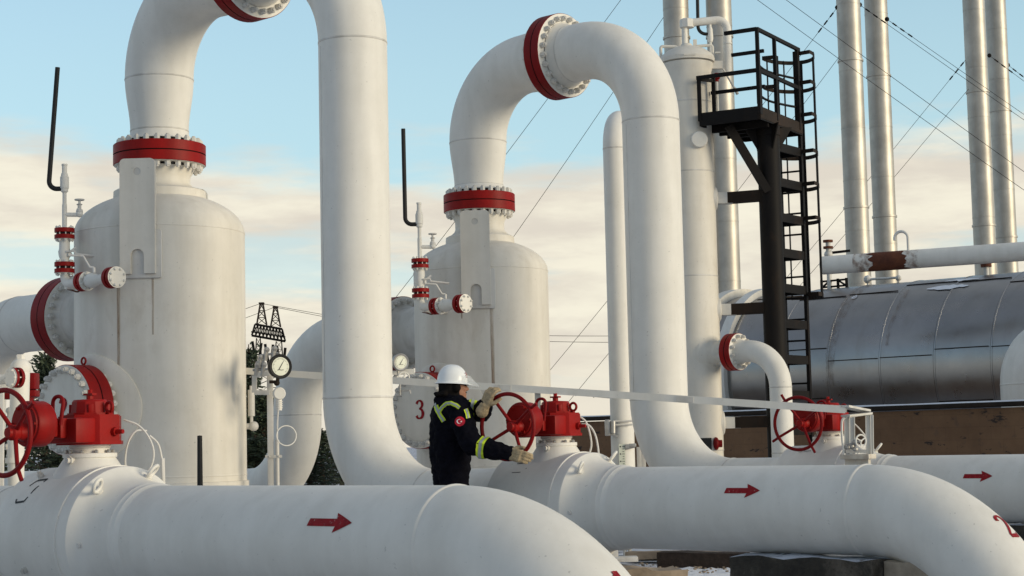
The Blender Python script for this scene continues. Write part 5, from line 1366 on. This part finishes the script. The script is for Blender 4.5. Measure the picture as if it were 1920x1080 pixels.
    CGm = MB(); angs = [rad(a) for a in (-78, -38, 0, 38, 78)]; Rc = 0.36
    def cp(g, z): return cm+e2*(0.02+Rc*math.cos(g)*1.55)-e1*(Rc*math.sin(g)*1.0)+ZX*z
    for g in angs: CGm.bar(cp(g, zs[-1]-0.03), cp(g, zs[0]+0.03), 0.010, 0.038, e2 if abs(g) > 0.5 else e1)
    CG = part('safety_cage', CGm, 'black', LD, smooth=False)
    for z in zs:
        mb = MB(); pts = [cp(rad(-95+190*k/20), z) for k in range(21)]; pts = [pa+ZX*z]+pts[::-1]+[pb+ZX*z] if (pts[0]-pa).length > (pts[-1]-pa).length else [pa+ZX*z]+pts+[pb+ZX*z]
        vs = []
        for i, p in enumerate(pts): vs += [p-ZX*0.028, p+ZX*0.028]
        mb.add(vs, [(2*i, 2*i+1, 2*i+3, 2*i+2) for i in range(len(pts)-1)])
        vs2 = [v+e2*-0.006 for v in vs]; mb.add(vs2, [(2*i, 2*i+2, 2*i+3, 2*i+1) for i in range(len(pts)-1)])
        part('hoop', mb, 'brownblack', LD, smooth=False)
build_platform()

# ------------------------------------------------------------------ supports and litter on the ground
def rough_block(name, c, size, ax, mat, loc_label, cat, seed, snow=False, amp=0.03):
    ax = V(ax).normalized(); ay = ZX.cross(ax)
    bm = bmesh.new(); bmesh.ops.create_cube(bm, size=1); bmesh.ops.subdivide_edges(bm, edges=bm.edges[:], cuts=9, use_grid_fill=True)
    mb = MB(); P = []
    bm.verts.index_update()
    for v in bm.verts:
        l = V((v.co.x*size[0], v.co.y*size[1], v.co.z*size[2])); n = mnoise.noise_vector(l*3+V((seed, 0, 0)))*amp+mnoise.noise_vector(l*9+V((seed, 5, 0)))*amp*0.4
        l += n; P.append(V(c)+ax*l.x+ay*l.y+ZX*l.z)
    mb.add(P, [tuple(v.index for v in f.verts) for f in bm.faces]); bm.free()
    t = thing(name, V((c[0], c[1], 0)), loc_label, cat)
    part('block', mb, mat, t, angle=50)
    if snow:
        mb = MB()
        def f(u, v):
            l = V(((u-.5)*size[0]*0.98, (v-.5)*size[1]*0.98, size[2]/2)); k = mnoise.noise(l*5+V((seed, 1, 2))); e = min(u, 1-u, v, 1-v)
            return V(c)+ax*l.x+ay*l.y+ZX*(l.z+(0.026+0.055*(k-0.35*u) if e > 0.01 else -0.04))
        mb.grid(f, 30, 12); part('snow_cap', mb, 'snow', t, angle=60)
    return t
q1, q2 = R2+UX*4.25, R2+UX*5.35
rough_block('pipe_support', R2+UX*4.72-VX*0.05+ZX*0.09, (1.12, 0.55, 0.40), UX, 'concrete', 'dark mossy concrete block under the middle pipe, snow along its top edge', 'concrete block', 3)
rough_block('pipe_footing', R2+UX*5.56+VX*0.06+ZX*0.06, (0.50, 0.5, 0.44), UX, 'pale_concrete', 'pale brown concrete footing tucked under the bend of the middle pipe', 'concrete block', 9)
rough_block('pipe_support', R1+UX*4.2+ZX*0.08, (0.9, 0.5, 0.42), UX, 'concrete', 'concrete block under the nearest outlet pipe', 'concrete block', 21)
rough_block('pipe_support', R3+UX*4.0+ZX*0.08, (0.9, 0.5, 0.42), UX, 'concrete', 'concrete block under the farthest outlet pipe', 'concrete block', 31)
def gnd(px, py, z=0.0):
    d = ray(px, py); return CAM+d*((z-CH)/d.z)
rough_block('stone_slab', gnd(1205, 1077, 0.03), (0.62, 0.5, 0.10), (1, 0.1, 0), 'stone', 'pale flat stone slab on the ground at the bottom edge, beside the nearest bend', 'stone', 5, amp=0.05)
def timber(a, b, w_, h, lab, seed):
    t = rough_block('timber_beam', (a+b)/2+ZX*(h/2-0.01), ((b-a).length, w_, h), (b-a), 'timber', lab, 'timber', seed, amp=0.012)
timber(gnd(1236, 1061), gnd(1402, 1062), 0.16, 0.13, 'long dark timber beam lying in snow under the middle pipe', 41)
timber(gnd(1180, 1046), gnd(1400, 1046), 0.30, 0.07, 'pale weathered plank on the ground behind the dark timber beam', 47)
bpy.data.objects['timber_beam.001'].children[0].data.materials[0] = M['stone']
for px, s_, lab in ((1172, 200, 'thin pale pipe stanchion under the middle pipe, left of two'), (1181, 200, 'thin pale pipe stanchion under the middle pipe, right of two')):
    b = gnd(px, 1043); mb = MB(); mb.cyl(V((b.x, b.y, 0)), V((b.x, b.y, 0.42)), 0.018, 10); solo('pipe_stanchion', mb, 'white_worn', V((b.x, b.y, 0)), lab, 'post', 'thin pale pipe legs')
b = gnd(1150, 1052); mb = MB(); mb.box(V((b.x, b.y, 0.15)), (0.09, 0.09, 0.34), bev=0.004); mb.box(V((b.x+0.05, b.y-0.05, 0.02)), (0.34, 0.2, 0.045), bev=0.004)
solo('support_foot', mb, 'white_worn', V((b.x, b.y, 0)), 'white steel support foot beside the nearest pipe bend at the bottom', 'support')
for px, py, s_, sx, lab in ((1330, 1031, 0, 0.22, 'pale broken concrete lump under the middle pipe, left of two'), (1362, 1032, 0, 0.30, 'pale broken concrete lump under the middle pipe, right of two')):
    c = gnd(px, py); rough_block('concrete_lump', c+ZX*0.05, (sx, 0.2, 0.13), (1, 0, 0), 'pale_concrete', lab, 'stone', px)
def snow_patches():
    mb = MB(); rnd = random.Random(4)
    for px, py, n in ((1330, 1074, 30), (1200, 1030, 10), (1880, 988, 46), (1480, 1076, 8), (1700, 1076, 10), (1900, 1040, 22), (1840, 1000, 20), (1740, 1060, 10)):
        for k in range(n):
            c = gnd(px+rnd.gauss(0, 32), py+rnd.gauss(0, 7)); a, b_ = rnd.uniform(0.05, 0.22), rnd.uniform(0.05, 0.2); m = 12
            vs = [c+ZX*rnd.uniform(0.002, 0.010)]+[c+V((a*math.cos(2*PI*i/m), b_*math.sin(2*PI*i/m), 0))*rnd.uniform(0.8, 1.1)+ZX*-0.022 for i in range(m)]
            mb.add(vs, [(0, 1+i, 1+(i+1) % m) for i in range(m)])
    o = part('snow_patches', mb, 'snow', None); o['kind'] = 'stuff'; o['label'] = 'thin patches of snow lying on the frozen ground under the pipes'; o['category'] = 'snow'
snow_patches()

def pebbles():
    mb = MB(); rnd = random.Random(12)
    for px, py, n, sx in ((1320, 1062, 150, 90), (1890, 1000, 160, 45), (1700, 1068, 50, 60)):
        for k in range(n):
            c = gnd(px+rnd.gauss(0, sx), py+rnd.gauss(0, 10)); r = rnd.uniform(0.005, 0.016); mb.ball(c+ZX*r*0.2, r, 6, (rnd.uniform(.8, 1.4), 1, 0.6))
    o = part('gravel', mb, 'stone', None, angle=60); o['kind'] = 'stuff'; o['label'] = 'small loose gravel stones on the frozen ground under the pipes'; o['category'] = 'gravel'
pebbles()
# ------------------------------------------------------------------ the worker
from mathutils.bvhtree import BVHTree
def bake(o):
    dg = bpy.context.evaluated_depsgraph_get(); dg.update()
    me = bpy.data.meshes.new_from_object(o.evaluated_get(dg)); old = o.data; o.modifiers.clear(); o.data = me
    me.polygons.foreach_set('use_smooth', [True]*len(me.polygons)); return me
def remeshed(name, mb, mat, parent, voxel, smooth_it=4, disp=0.0, dscale=0.1):
    o = part(name, mb, mat, parent, angle=180)
    r = o.modifiers.new('r', 'REMESH'); r.mode = 'VOXEL'; r.voxel_size = voxel
    s = o.modifiers.new('s', 'SMOOTH'); s.iterations = smooth_it; s.factor = 0.5
    bake(o)
    if disp:
        me = o.data; nn = [v.normal.copy() for v in me.vertices]
        for v, n in zip(me.vertices, nn):
            p = V((v.co.x, v.co.y, v.co.z*1.6))/dscale
            v.co += n*(disp*(mnoise.noise(p)+0.6*mnoise.noise(p*2.3+V((7, 1, 3))))) 
        me.update()
    return o
def limb(mb, pts, rs, seg=14):
    """chain with round ends so that the pieces fuse"""
    for a, b, r0, r1 in zip(pts[:-1], pts[1:], rs[:-1], rs[1:]): mb.tube([a, b], [r0, r1], seg)
    for p, r in zip(pts, rs): mb.ball(p, r, seg)
def build_worker():
    YB = 13.72
    P = lambda x, y, Y=YB: atY(x, y, Y)
    fd = V((0.97, 0.24, 0)).normalized(); rd = V((fd.y, -fd.x, 0))     # facing; his right (towards the camera)
    ctr = P(846, 800); bx = V((ctr.x, YB, 0))
    def B(f, r, z): return bx+fd*f+rd*r+ZX*z
    T0 = thing('person', bx, 'worker in dark navy coverall and white hard hat turning a red handwheel', 'person')
    hc = P(850, 722)                                                  # head centre
    wc, n = VA2[2], NW
    def rim(g): return wc+(HW*math.cos(g)+ZX*math.sin(g))*WR
    gl, gr = rim(rad(128)), rim(rad(-78))
    shR, shL = B(0.02, 0.185, 1.385), B(0.02, -0.185, 1.385)
    elR = P(884, 834, 13.42); elL = P(903, 772, 13.86)
    dsR = HW*math.cos(rad(-59))+ZX*math.sin(rad(-59)); dsL = HW*math.cos(rad(121))+ZX*math.sin(rad(121))
    gr = wc+dsR*(WR+0.012); gl = wc+dsL*(WR+0.03)                     # the two spoke ends he holds
    fR = (HW*0.93-ZX*0.22+NW*-0.05).normalized(); fL = (HW*0.50+ZX*0.86).normalized()
    wrR = gr+NW*0.040-fR*0.088; wrL = gl+NW*0.038-fL*0.080
    # ---- body (one continuous skin, mostly under the clothes)
    mb = MB()
    F, S = fd, rd
    mb.ball(hc+ZX*0.015-F*0.005, 0.10, 24, (0.98, 0.78, 1.12), (F, S, ZX))            # skull
    mb.ball(hc+F*0.035-ZX*0.055, 0.072, 20, (0.86, 0.80, 1.0), (F, S, ZX))           # face and jaw
    mb.ball(hc+F*0.082-ZX*0.105, 0.026, 12, (0.9, 1.1, 0.85), (F, S, ZX))            # chin
    mb.tube([hc+F*0.088+ZX*0.012, hc+F*0.112-ZX*0.032, hc+F*0.094-ZX*0.042], [0.010, 0.017, 0.014], 10)   # nose
    mb.ball(hc+F*0.112-ZX*0.032, 0.015, 10)
    mb.ball(hc+F*0.084+ZX*0.022, 0.03, 12, (0.6, 1.5, 0.45), (F, S, ZX))             # brow
    for s in (-1, 1): mb.ball(hc+F*0.07+S*0.03*s-ZX*0.03, 0.024, 10); mb.ball(hc+S*0.078*s-ZX*0.015-F*0.01, 0.028, 10, (0.7, 0.4, 1.1), (F, S, ZX))
    mb.ball(hc+F*0.094-ZX*0.070, 0.018, 10, (0.7, 1.5, 0.5), (F, S, ZX)); mb.ball(hc+F*0.092-ZX*0.083, 0.016, 10, (0.7, 1.4, 0.6), (F, S, ZX))
    limb(mb, [hc-ZX*0.07-F*0.02, B(-0.02, 0, 1.44)], [0.058, 0.065])
    limb(mb, [B(-0.02, 0, 1.40), B(0, 0, 1.20), B(0, 0, 1.0), B(0, 0, 0.90)], [0.10, 0.125, 0.115, 0.12])
    for sh, el, wr in ((shR, elR, wrR), (shL, elL, wrL)): limb(mb, [B(0, 0, 1.37), sh, el, wr], [0.07, 0.06, 0.042, 0.03])
    for s in (-1, 1): limb(mb, [B(0, 0.09*s, 0.90), B(0.02, 0.10*s, 0.48), B(-0.01, 0.11*s, 0.09)], [0.085, 0.06, 0.04])
    body = remeshed('body', mb, 'skin', T0, 0.0075, 3)
    # eyes, moustache
    for s in (-1, 1):
        mb = MB(); mb.ball(hc+F*0.088+S*0.033*s-ZX*0.004, 0.0075, 12); part('eye', mb, 'ink', body)
    mb = MB(); mb.ball(hc+F*0.094-ZX*0.060, 0.02, 12, (0.6, 1.4, 0.36), (F, S, ZX)); part('moustache', mb, 'hair', body)
    mb = MB(); mb.ball(hc-F*0.022+ZX*0.01, 0.103, 20, (0.95, 0.82, 1.0), (F, S, ZX)); mb.ball(hc-F*0.05-ZX*0.06, 0.07, 16, (0.9, 0.9, 1.0), (F, S, ZX)); part('hair', mb, 'hair', T0)
    # ---- coverall
    mb = MB()
    limb(mb, [B(0.0, 0, 1.36), B(-0.005, 0, 1.22), B(-0.01, 0, 1.06), B(-0.01, 0, 0.93), B(-0.01, 0, 0.86)], [0.145, 0.168, 0.162, 0.155, 0.145], 20)
    for s in (-1, 1): limb(mb, [B(-0.02, 0.05*s, 1.30), B(-0.02, 0.065*s, 1.10), B(-0.01, 0.07*s, 0.92)], [0.14, 0.135, 0.13], 18)
    limb(mb, [B(-0.035, 0, 1.42), B(-0.02, 0, 1.475)], [0.105, 0.088], 18)               # collar
    limb(mb, [B(-0.03, 0, 1.385), shR], [0.105, 0.088]); limb(mb, [B(-0.03, 0, 1.385), shL], [0.105, 0.088])
    limb(mb, [shR, shR.lerp(elR, 0.5)+F*-0.005, elR, elR.lerp(wrR, 0.5), wrR.lerp(elR, 0.06)], [0.098, 0.092, 0.084, 0.074, 0.058])
    limb(mb, [shL, shL.lerp(elL, 0.5), elL, elL.lerp(wrL, 0.5), wrL.lerp(elL, 0.06)], [0.098, 0.088, 0.080, 0.070, 0.055])
    for s in (-1, 1): limb(mb, [B(-0.01, 0.085*s, 0.86), B(0.015, 0.105*s, 0.48), B(-0.01, 0.11*s, 0.13)], [0.118, 0.090, 0.085], 16)
    cv = remeshed('coverall', mb, 'navy', T0, 0.011, 3, 0.014, 0.075)
    dg = bpy.context.evaluated_depsgraph_get()
    me = cv.data; tree = BVHTree.FromPolygons([v.co+off(cv) for v in me.vertices], [tuple(p.vertices) for p in me.polygons])
    def hit(px, py, e=0.004):
        d = ray(px, py).normalized(); loc, nn, _, _ = tree.ray_cast(CAM, d)
        if loc is None: return None
        return loc-d*e*0.4+(nn if nn.dot(d) < 0 else -nn)*e
    def tape(poly, w_, name='reflective_tape'):
        """lime strip with a silver centre laid over the cloth along a picture line"""
        L = []
        for i, (x, y) in enumerate(poly[:-1]):
            for k in range(6): L.append((x+(poly[i+1][0]-x)*k/6, y+(poly[i+1][1]-y)*k/6))
        L.append(poly[-1])
        w_ *= 0.80
        for wd, mt, e, nm in ((w_, 'lime', 0.004, name), (w_*0.42, 'silver_tape', 0.0065, 'silver_stripe')):
            mb = MB(); rows = []
            for i, (x, y) in enumerate(L):
                a, b = L[max(i-1, 0)], L[min(i+1, len(L)-1)]; tx, ty = b[0]-a[0], b[1]-a[1]; l = math.hypot(tx, ty); qx, qy = -ty/l, tx/l
                row = [hit(x+qx*wd*(k/4-.5), y+qy*wd*(k/4-.5), e) for k in range(5)]
                if all(p is not None for p in row): rows.append(row)
            vs = [p for r in rows for p in r]
            if len(rows) > 1:
                mb.add(vs, [(i*5+k, i*5+k+1, i*5+k+6, i*5+k+5) for i in range(len(rows)-1) for k in range(4)])
                p = part(nm, mb, mt, cv)
    tape([(816.5, 756), (820, 768), (826, 780), (832.5, 790)], 11)
    tape([(823.5, 772), (829, 764), (838, 756.5), (846, 756), (855, 760), (862, 765)], 9)
    tape([(873, 767), (876, 775), (878, 784)], 10)
    def band(a, b, t0, t1):
        ax = (b-a).normalized(); X = ax.cross(ZX).normalized(); Y = ax.cross(X); L = (b-a).length
        for q0, q1, mt, e, nm in ((t0, t1, 'lime', 0.004, 'sleeve_tape'), (t0+(t1-t0)*.3, t0+(t1-t0)*.7, 'silver_tape', 0.0065, 'silver_stripe')):
            mb = MB(); rows = []
            for j in range(5):
                c = a+ax*(L*(q0+(q1-q0)*j/4)); row = []
                for k in range(28):
                    g = 2*PI*k/28; d = X*math.cos(g)+Y*math.sin(g); loc, nn, _, ds = tree.ray_cast(c, d)
                    rr = min(ds, 0.10) if loc is not None else 0.08
                    row.append(c+d*(rr+e))
                rows.append(row)
            vs = [p for r in rows for p in r]
            mb.add(vs, [(i*28+k, i*28+(k+1) % 28, (i+1)*28+(k+1) % 28, (i+1)*28+k) for i in range(4) for k in range(28)])
            part(nm, mb, mt, cv)
    band(elR, wrR, 0.24, 0.42)
    band(shL, elL, 0.64, 0.86)
    # sleeve badge
    def disc(cx, cy, rx, ry, mt, nm, e, par, n_=24):
        mb = MB(); c = hit(cx, cy, e)
        ring = [hit(cx+rx*math.cos(2*PI*k/n_), cy+ry*math.sin(2*PI*k/n_), e) for k in range(n_)]; mid = [hit(cx+rx*.5*math.cos(2*PI*k/n_), cy+ry*.5*math.sin(2*PI*k/n_), e) for k in range(n_)]
        mb.add([c]+mid+ring, [(0, 1+k, 1+(k+1) % n_) for k in range(n_)]+[(1+k, 1+n_+k, 1+n_+(k+1) % n_, 1+(k+1) % n_) for k in range(n_)])
        return part(nm, mb, mt, par)
    bd = disc(862.5, 790.5, 9.5, 9, 'patch_red', 'sleeve_badge', 0.004, cv)
    mb = MB(); m = 14; vs = []
    for k in range(m+1):
        g = rad(40+280*k/m); ro, w_ = 4.6, 1.9*math.sin(PI*k/m)
        for q in (ro, ro-w_-0.05): vs.append(hit(861.3+q*math.cos(g), 790.5+q*math.sin(g), 0.0065))
    mb.add(vs, [(2*k, 2*k+1, 2*k+3, 2*k+2) for k in range(m)]); part('badge_crescent', mb, 'patch_white', bd)
    mb = MB(); st = [hit(865.2+(2.3 if k % 2 == 0 else 0.95)*math.cos(PI*k/5), 790.5+(2.3 if k % 2 == 0 else 0.95)*math.sin(PI*k/5), 0.0065) for k in range(10)]
    mb.add([hit(865.2, 790.5, 0.0065)]+st, [(0, 1+k, 1+(k+1) % 10) for k in range(10)]); part('badge_star', mb, 'patch_white', bd)
    # ---- hood and neck flap below the helmet
    mb = MB(); mb.ball(hc-F*0.028-ZX*0.02, 0.098, 18, (0.95, 0.93, 1.05), (F, S, ZX)); mb.ball(hc-F*0.02-ZX*0.09, 0.085, 16, (1, 1, 0.8), (F, S, ZX))
    limb(mb, [hc-F*0.09-ZX*0.07+S*0.02, hc-F*0.145-ZX*0.068+S*0.03], [0.022, 0.020]); limb(mb, [hc-F*0.09-ZX*0.07+S*0.08, hc-F*0.13-ZX*0.07+S*0.06], [0.022, 0.018]); mb.ball(hc+S*0.088-ZX*0.02+F*0.01, 0.038, 14, (0.9, 0.5, 1.1), (F, S, ZX))
    remeshed('hood', mb, 'hair', T0, 0.008, 3, 0.004, 0.05)
    # ---- helmet
    hm = P(848, 717); hm.y = hc.y; tilt = rad(-3); HF = (fd*math.cos(tilt)+ZX*math.sin(tilt)); HU = HF.cross(-rd)*1.0
    HU = rd.cross(HF); HU = HU if HU.z > 0 else -HU
    mb = MB(); nu, nv = 48, 12; vs = []
    def shell(u, v, e=0.0):
        g = 2*PI*u; h = PI/2*v; cr_ = math.cos(h)**0.85; ridge = 0.006*math.exp(-((math.sin(g)*cr_)/0.10)**2)*(v > 0.12)+0.003*math.exp(-((abs(math.sin(g)*cr_)-0.28)/0.06)**2)*(v > 0.12)
        return hm+HF*((0.120+e)*cr_*math.cos(g))+rd*((0.106+e)*cr_*math.sin(g))+HU*((0.134+e)*math.sin(h)**0.92+ridge)
    for j in range(nv+1):
        for i in range(nu): vs.append(shell(i/nu, j/nv))
    br = []
    for e, dz in ((0.0, 0.0), (0.016, -0.008), (0.019, -0.013), (0.012, -0.014), (-0.004, -0.006)):
        row = []
        for i in range(nu):
            g = 2*PI*i/nu; fr = max(0, math.cos(g))**2
            row.append(hm+HF*((0.120+e+e*1.6*fr)*math.cos(g))+rd*((0.106+e)*math.sin(g))+HU*(dz-0.006*fr*(e > 0.01)))
        br.append(row)
    allv = [p for r in br[::-1] for p in r]+vs[nu:]
    rows = len(allv)//nu
    mb.add(allv, [(j*nu+i, j*nu+(i+1) % nu, (j+1)*nu+(i+1) % nu, (j+1)*nu+i) for j in range(rows-1) for i in range(nu)])
    H = part('helmet', mb, 'helmet', T0, angle=60)
    mb = MB(); c = shell(0.04, 0.22, 0.002); X = (shell(0.07, 0.22, 0.002)-shell(0.01, 0.22, 0.002)).normalized(); U = (shell(0.04, 0.30, 0.002)-shell(0.04, 0.15, 0.002)).normalized(); 
    c = shell(0.09, 0.26, 0.003); X = (shell(0.12, 0.26, 0.003)-shell(0.06, 0.26, 0.003)).normalized(); U = (shell(0.09, 0.34, 0.003)-shell(0.09, 0.18, 0.003)).normalized()
    mb.ribbon([(0.012, 0.014), (-0.004, 0.018), (-0.012, 0.008), (0.0, 0.0), (0.012, -0.008), (0.004, -0.018), (-0.012, -0.014)], 0.008, lambda x, y: c+X*x+U*y+X.cross(U)*0.002*(1 if X.cross(U).dot(rd) > 0 else -1), 1); part('helmet_logo', mb, 'red_mark', H, smooth=False)
    mb = MB(); nn = 14
    def vis(u, v): g = rad(-62+124*u); c0 = hm+HU*0.055; o_ = 0.02+0.085*v; return c0+HF*((0.118+o_)*math.cos(g))+rd*((0.105+o_*0.5)*math.sin(g))-HU*(0.085*v-0.0)
    mb.grid(vis, nn, 5); part('visor', mb, 'visor', H)
    # ---- gloves closed on the wheel
    def glove(wrist, fdir, pn, grip, side, nm):
        """fdir: wrist to knuckles; pn: palm normal; grip: point on the rim; side: +1 thumb along fdir x pn, -1 opposite"""
        fdir = fdir.normalized(); pn = (pn-fdir*pn.dot(fdir)).normalized(); X = fdir.cross(pn)*side     # X points to the thumb side
        mb = MB(); k = wrist+fdir*0.095
        limb(mb, [wrist-fdir*0.055, wrist-fdir*0.01], [0.050, 0.043], 16)                    # cuff
        for x0, x1 in ((0.030, 0.026), (0.010, 0.010), (-0.012, -0.010), (-0.032, -0.026)): limb(mb, [wrist+X*x1+fdir*0.005, k+X*x0], [0.023, 0.0195], 10)
        for x, ls, c0 in ((0.034, (0.042, 0.028, 0.022), 0.55), (0.012, (0.047, 0.031, 0.023), 0.60), (-0.011, (0.043, 0.029, 0.022), 0.70), (-0.033, (0.034, 0.023, 0.020), 0.80)):
            c0 *= grip*1.25; p = k+X*x; ang = c0*0.5; pts = [p]
            for l in ls: d = fdir*math.cos(ang)+pn*math.sin(ang); p = p+d*l; pts.append(p); ang += c0
            limb(mb, pts, [0.0145, 0.0135, 0.0120, 0.0105], 10)
        b0 = wrist+X*0.030+fdir*0.025; d1 = (fdir*0.55+X*0.70+pn*0.35).normalized(); d2 = (fdir*0.75+X*0.15+pn*0.65).normalized()
        limb(mb, [b0, b0+d1*0.045, b0+d1*0.045+d2*0.035, b0+d1*0.045+d2*0.060], [0.022, 0.0175, 0.015, 0.0125], 10)
        g = remeshed(nm, mb, 'glove', T0, 0.0045, 2, 0.0022, 0.02)
        return g
    # right hand: palm down over the foot of the rim, fingers pointing right; left hand: wrapped over the upper spoke end
    glove(wrR, fR, NW*-0.95+ZX*-0.25, 0.62, 1, 'glove')
    glove(wrL, fL, NW*-1.0+HW*0.1, 1.0, -1, 'glove')
    # ---- boots
    for s in (-1, 1):
        mb = MB(); a = B(-0.01, 0.11*s, 0.0); mb.ball(a+ZX*0.09, 0.055, 14, (1, 0.95, 1.6), (F, S, ZX)); mb.ball(a+ZX*0.045+F*0.02, 0.06, 14, (1.15, 0.8, 0.75), (F, S, ZX)); mb.ball(a+ZX*0.040+F*0.115, 0.055, 14, (1.35, 0.86, 0.72), (F, S, ZX))
        remeshed('boot', mb, 'rubber', T0, 0.01, 3)
build_worker()
